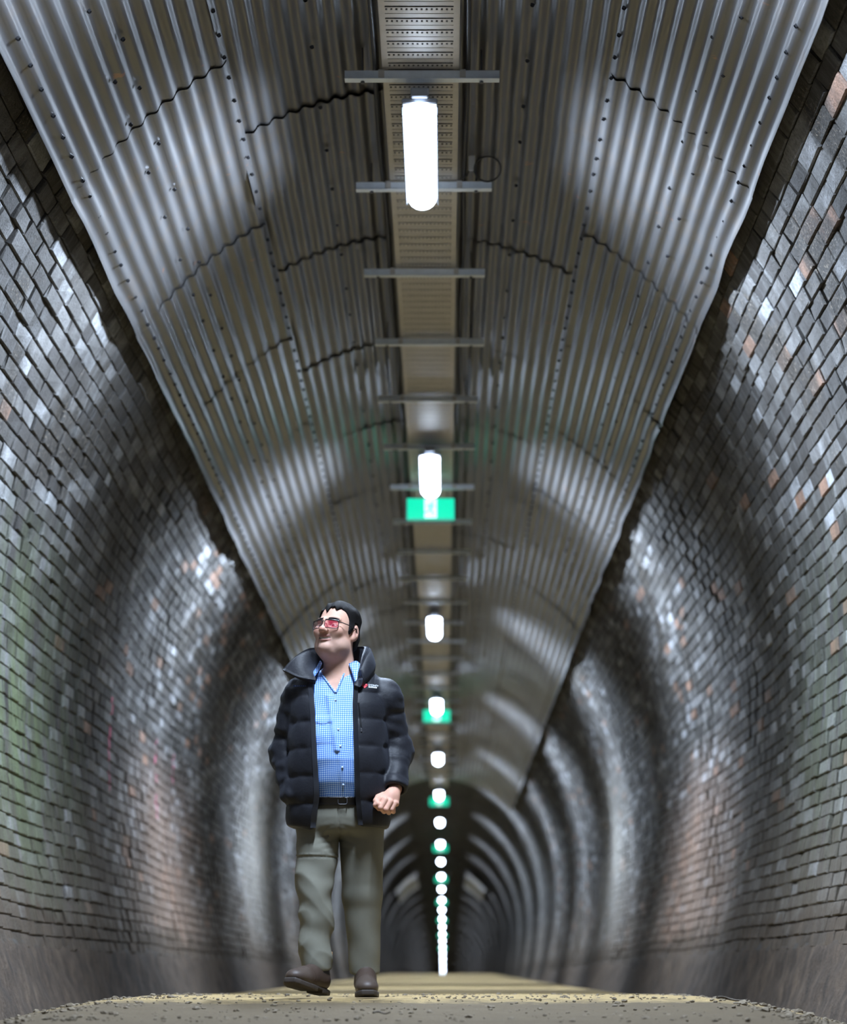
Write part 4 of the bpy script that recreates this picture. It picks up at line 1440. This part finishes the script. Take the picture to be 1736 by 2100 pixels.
# --- boots
def boot_sdf(P):
    x, y, z = P
    d = smin(cap(P, (0, .080, .058), (-0.002, -.085, .044), .041, .047), ell(P, (-.002, -.128, .045), (.049, .062, .036)), 0.03)
    d = smin(d, cap(P, (0, .062, .07), (0, .060, .185), .045, .045), 0.035)
    d = smin(d, cap(P, (0, .03, .10), (0, -.06, .065), .040, .036), 0.03)
    d = smax(d, z - 0.175 - .12 * (y - .06), 0.004)
    d = d + 0.0018 * sines(P, 60, 51) * np.clip(1 - np.abs(y + .03) / .08, 0, 1)
    d = d - 0.002 * np.exp(-((y + .072 - 6 * x * x) / .003) ** 2) * (z > .04)
    return smax(d, 0.019 - z, 0.006)
def sole_sdf(P):
    x, y, z = P
    w = np.interp(y, [-.20, -.17, -.12, -.05, 0.02, .08, .13], [.024, .044, .054, .050, .040, .044, .030])
    d = np.maximum(np.abs(x + .002) - w, np.maximum(-.195 - y, y - .128))
    lift = np.clip((-y - .11) / .09, 0, 1) ** 2 * .012
    bot = np.where((y > -.01) & (y < .035), .012, 0.0)
    return smax(smax(d, z - .025 - lift, .006), bot + lift - z, .004)
boot_mat = attr_material('brown_oiled_leather', 0.5, 0.4, 260, 0.4)
sole_mat = simple('brown_rubber_sole', (0.045, 0.034, 0.028), 0.7, 0, 0.3, 30, 0.2)
tan_mat = simple('tan_webbing', (0.50, 0.29, 0.14), 0.8, 0, 0.1)
Vb, Qb = solid(boot_sdf, (-.065, -.20, 0.0), (.065, .14, .20), 0.0036)
bt = np.tile(np.array([0.060, 0.038, 0.028]), (len(Vb), 1))
el = ((np.abs(Vb[:, 1] - .045 + .15 * (Vb[:, 2] - .1)) < .030) & (Vb[:, 2] > .085) & (np.abs(Vb[:, 0]) > .03))
bt[el] = (0.022, 0.018, 0.017)
toe = np.clip((-.07 - Vb[:, 1]) / .03, 0, 1)[:, None]
bt = bt * (1 - .35 * toe) + np.array([0.11, 0.085, 0.07]) * .35 * toe
Vs, Qs = solid(sole_sdf, (-.07, -.21, -.01), (.07, .14, .06), 0.004)
for loc, yaw, pitch, roll, lab in (((-0.100, -0.150, 0.016), -25, -9, 0, 'brown boot striding with its toe lifted'), ((0.106, 0.020, 0.0), 5, 0, 0, 'brown boot flat on the path')):
    Rm = rot('Z', math.radians(yaw)) @ rot('X', math.radians(pitch))
    tf = lambda V: (V - np.array([0, .06, 0])) @ Rm.T + np.array([0, .0, 0]) + np.array(loc)
    b_ = part('boot', (tf(Vb), Qb), boot_mat, bt)
    b_['label'] = lab
    new_obj('sole', np_mesh('sole', tf(Vs), Qs, [sole_mat], True), b_)
    tb = MB().box((0.030, .100, .172), (.018, .005, .045), None, .001)
    v = np.concatenate(tb.v)
    o = new_obj('pull_tab', np_mesh('pull_tab', tf(v), np.concatenate(tb.f4), [tan_mat]), b_)

# --- jacket
JZ = [.735, .80, .90, 1.0, 1.1, 1.2, 1.3, 1.37, 1.42, 1.46, 1.50]
JA = [.226, .236, .240, .232, .228, .229, .228, .218, .192, .150, .110]
JB = [.175, .186, .196, .200, .200, .190, .172, .152, .132, .112, .095]
JX = [-.014] * 9 + [-.004, 0]
JY = [.0, -.002, -.008, -.014, -.014, -.006, .002, .010, .014, .018, .02]
def edge_l(z): return np.interp(z, [.735, .80, .886, 1.0, 1.13, 1.24, 1.30, 1.36, 1.42, 1.50], [-.118, -.112, -.098, -.103, -.110, -.116, -.122, -.128, -.128, -.12])
def edge_r(z): return np.interp(z, [.735, .80, .886, 1.0, 1.13, 1.24, 1.30, 1.40, 1.50], [.090, .086, .078, .076, .070, .066, .065, .067, .070])
SEAM = 0.1215
def jacket_core(P):
    x, y, z = P
    # left and right panels have their seams at different heights
    z0 = np.where(x < -.01, 0.855, 0.868)
    ph = np.abs(np.sin(np.pi * (z - z0) / SEAM))
    puff = 0.012 * (ph ** 0.36 - 0.82) * np.clip((1.40 - z) / .05, 0.1, 1)
    wr = 0.0048 * sines((x * 1.5, y * 1.5, z * .5), 46, 61) * np.exp(-(ph / .5) ** 2) + 0.0045 * sines((x, y, z * .7), 24, 62)
    body = stack(P, JZ, JA, JB, JX, JY, 2.25) - puff - wr
    body = smax(body, z - 1.475, 0.03)
    return body
def jacket_sdf(P):
    x, y, z = P
    body = jacket_core(P)
    hem = 0.757 - 0.016 * np.clip((x + .10) / .1, -1, 0) * 0 - z
    hem = np.where(x > -.02, 0.755 - z, 0.738 + 0.22 * np.clip(-(x + .12), 0, .14) - z)
    inner = stack(P, JZ, [a - .032 for a in JA], [b - .032 for b in JB], JX, JY, 2.25)
    shell = smax(body, -inner, 0.012)
    shell = smax(shell, hem, 0.012)
    op = np.maximum(np.maximum(edge_l(z) - x, x - edge_r(z)), y + 0.01)
    shell = smax(shell, -op, 0.014)
    neck = ((x - .0) ** 2 / .105 ** 2 + (y - .012) ** 2 / .10 ** 2) ** .5 - 1
    shell = smax(shell, -np.maximum(neck * .1, 1.40 - z), 0.01)
    d = shell
    for pts, rr, seed in ((ARM_L, (.082, .077, .058), 63), (ARM_R, (.086, .077, .056), 64)):
        a1, t1 = cap(P, pts[0], pts[1], rr[0], rr[1], param=True)
        a2, t2 = cap(P, pts[1], pts[2], rr[1], rr[2], param=True)
        q1 = 0.009 * (np.abs(np.sin(np.pi * (t1 * 2.5 + .15))) ** .4 - .8)
        q2 = 0.008 * (np.abs(np.sin(np.pi * (t2 * 2.2 + .25))) ** .4 - .8)
        w = 0.0085 * sines((x * .7, y * .6, z * 1.6), 40, seed, 5) + 0.004 * sines((x, y, z * 1.3), 80, seed + 10)
        arm = smin(a1 - q1, a2 - q2, 0.018) - w
        if pts is ARM_R:
            dv = np.array(pts[2]) - np.array(pts[1]); dv /= np.linalg.norm(dv)
            e = np.array(pts[2]) + dv * 0.005
            pl = (P[0] - e[0]) * dv[0] + (P[1] - e[1]) * dv[1] + (P[2] - e[2]) * dv[2]
            arm = smax(arm, pl, 0.012)
            hole = cap(P, np.array(pts[2]) - dv * .07, np.array(pts[2]) + dv * .06, .036, .040)
            arm = smax(arm, -hole, 0.008)
        d = smin(d, arm, 0.012)
    return d
def jacket_material():
    m, nt, b = material('black_quilted_nylon')
    p = obj_pos(nt)
    n = noise(nt, p, 40, 3)
    L(nt, mixc(nt, n, (0.0060, 0.0064, 0.0095), (0.0100, 0.0105, 0.0155)), b.inputs['Base Color'])
    b.inputs['Roughness'].default_value = 0.6
    b.inputs['Specular IOR Level'].default_value = 0.32
    b.inputs['Sheen Weight'].default_value = 0.06
    b.inputs['Sheen Roughness'].default_value = 0.5
    b.inputs['Sheen Tint'].default_value = (0.5, 0.55, 0.7, 1)
    bump(nt, b, noise(nt, p, 90, 4), 0.25, 0.004)
    return m
nylon = jacket_material()
lining = simple('dark_blue_lining', (0.022, 0.027, 0.042), 0.75, 0, 0.2, 60, 0.2)
trim_m = simple('grey_zip_tape', (0.014, 0.015, 0.020), 0.6, 0, 0.15, 60)
jacket = part('jacket', solid(jacket_sdf, (-.38, -.27, .72), (.38, .25, 1.53), 0.0068), nylon)
jacket['label'] = 'black quilted puffer jacket hanging open'
# standing collar: bottom and top lines, from the left-hand front tip round the back to the right-hand front
ribbon([[(-.108, -.130, 1.395), (-.185, -.128, 1.415), (-.256, -.105, 1.452)],
        [(-.118, -.100, 1.415), (-.170, -.110, 1.462), (-.205, -.085, 1.510)],
        [(-.120, -.040, 1.435), (-.140, -.050, 1.490), (-.145, -.030, 1.560)],
        [(-.105, .050, 1.450), (-.105, .060, 1.510), (-.095, .070, 1.575)],
        [(-.0, .110, 1.460), (-.0, .125, 1.525), (.0, .130, 1.585)],
        [(.090, .070, 1.455), (.105, .080, 1.520), (.100, .070, 1.585)],
        [(.115, -.010, 1.435), (.128, -.015, 1.490), (.108, -.005, 1.560)],
        [(.106, -.085, 1.410), (.116, -.085, 1.455), (.100, -.070, 1.520)],
        [(.074, -.150, 1.375), (.086, -.140, 1.405), (.084, -.120, 1.450)]], np.concatenate([np.full(13, .024), np.linspace(.024, .046, 12), np.linspace(.046, .034, 8)])[:, None, None] * np.array([.8, 1, 1.05, 1.1, 1.15, 1.1, 1, .85, .5])[None, :, None], 'collar', nylon, jacket)
# zip tapes along both open edges
def tape(edge, z0, z1, sgn, name):
    rows = []
    for z in np.linspace(z0, z1, 24):
        x = float(edge(z))
        xa = x + sgn * 0.004
        y = min(front_y(jacket, x - sgn * 0.020, z), front_y(jacket, x - sgn * .012, z))
        rows.append([(x - sgn * .014, y - .002, z), (xa, y - .001, z), (xa + sgn * .003, y + .022, z)])
    return ribbon(rows, 0.004, name, trim_m, jacket, True, False)
tape(edge_l, .750, 1.395, 1, 'zip_tape')
tape(edge_r, .762, 1.39, -1, 'zip_tape')
# chest pocket zip
zp = MB().tube([(x, front_y(jacket, x, z) - .001, z) for x, z in zip(np.linspace(.083, .096, 10), np.linspace(1.300, 1.185, 10))], 0.0035, 6)
zp.build('pocket_zip', simple('black_zip', (0.006, 0.006, 0.007), 0.35), jacket, True)
MB().box((.096, front_y(jacket, .096, 1.182) - .003, 1.178), (.008, .004, .016), None, .001).build('zip_pull', M['dark_steel'], jacket)

# embroidered marks on the chest
def patch(poly, off, t, name, mat, parent):
    """flat outline (x,z) laid on the jacket"""
    poly = np.array(poly, float)
    c = poly.mean(0)
    ys = np.array([front_y(jacket, a, b) for a, b in poly])
    n = len(poly)
    y0 = np.minimum(ys, np.median(ys)) - off
    A = np.stack([poly[:, 0], y0, poly[:, 1]], 1)
    B = A - np.array([0, t, 0])
    V = np.concatenate([A, B, [[c[0], y0.mean(), c[1]], [c[0], y0.mean() - t, c[1]]]])
    k = np.arange(n); k2 = (k + 1) % n
    q = np.stack([k, k2, k2 + n, k + n], 1)
    tr_ = np.stack([k + n, k2 + n, np.full(n, 2 * n + 1)], 1)
    return new_obj(name, np_mesh(name, V, [q, tr_], [mat]), parent)
red_m = simple('red_thread', (0.62, 0.055, 0.075), 0.7, 0, 0.15, 200)
white_m = simple('white_thread', (0.78, 0.80, 0.82), 0.7, 0, 0.1, 300)
blue_m = simple('blue_thread', (0.03, 0.06, 0.19), 0.6, 0, 0.2, 200)
hx, hz = 0.1085, 1.381
hp_ = []
for t in np.linspace(0, 2 * math.pi, 28, endpoint=False):
    hp_.append((hx + 0.0135 * math.sin(t) ** 3, hz + 0.0115 * (13 * math.cos(t) - 5 * math.cos(2 * t) - 2 * math.cos(3 * t) - math.cos(4 * t)) / 15))
lg = patch(hp_, 0.0015, 0.0015, 'heart_mark', red_m, jacket); lg['label'] = 'red embroidered heart'
def words(txt, x0, z0, size, mat, name, parent, w=None):
    cu = bpy.data.curves.new(name, 'FONT')
    cu.body = txt; cu.size = size; cu.extrude = 0.0004
    tmp = bpy.data.objects.new(name, cu)
    COL.objects.link(tmp)
    dg = bpy.context.evaluated_depsgraph_get()
    me = bpy.data.meshes.new_from_object(tmp.evaluated_get(dg))
    bpy.data.objects.remove(tmp)
    co = np.array([v.co[:] for v in me.vertices])
    if w: co[:, 0] *= w / (co[:, 0].max() + 1e-9)
    for v, c in zip(me.vertices, co):
        x, z = x0 + c[0], z0 + c[1]
        v.co = (x, front_y(jacket, x, z) - 0.0032 - c[2], z)
    me.materials.clear(); me.materials.append(mat)
    return new_obj(name, me, parent)
words('SYDNEY', .1245, 1.3812, .0130, white_m, 'logo_lettering', jacket, .044)['label'] = 'white block capitals beside the red heart'
for k in range(6):
    a = .1255 + .0062 * k
    patch([(a, 1.3735), (a + .0048, 1.3735), (a + .0050, 1.3790), (a + .0002, 1.3790)], .0016, .001, 'logo_stitching', white_m, jacket)
for k, (a, b) in enumerate(((-.212, -.200), (-.198, -.190), (-.188, -.181), (-.179, -.170), (-.168, -.160), (-.158, -.152))):
    z = 1.383 - .0008 * k
    patch([(a, z), (b, z + .001), (b - .001, z + .008 - .0006 * k), (a + .002, z + .009 - .0008 * k)], .0015, .001, 'embroidery', blue_m, jacket)
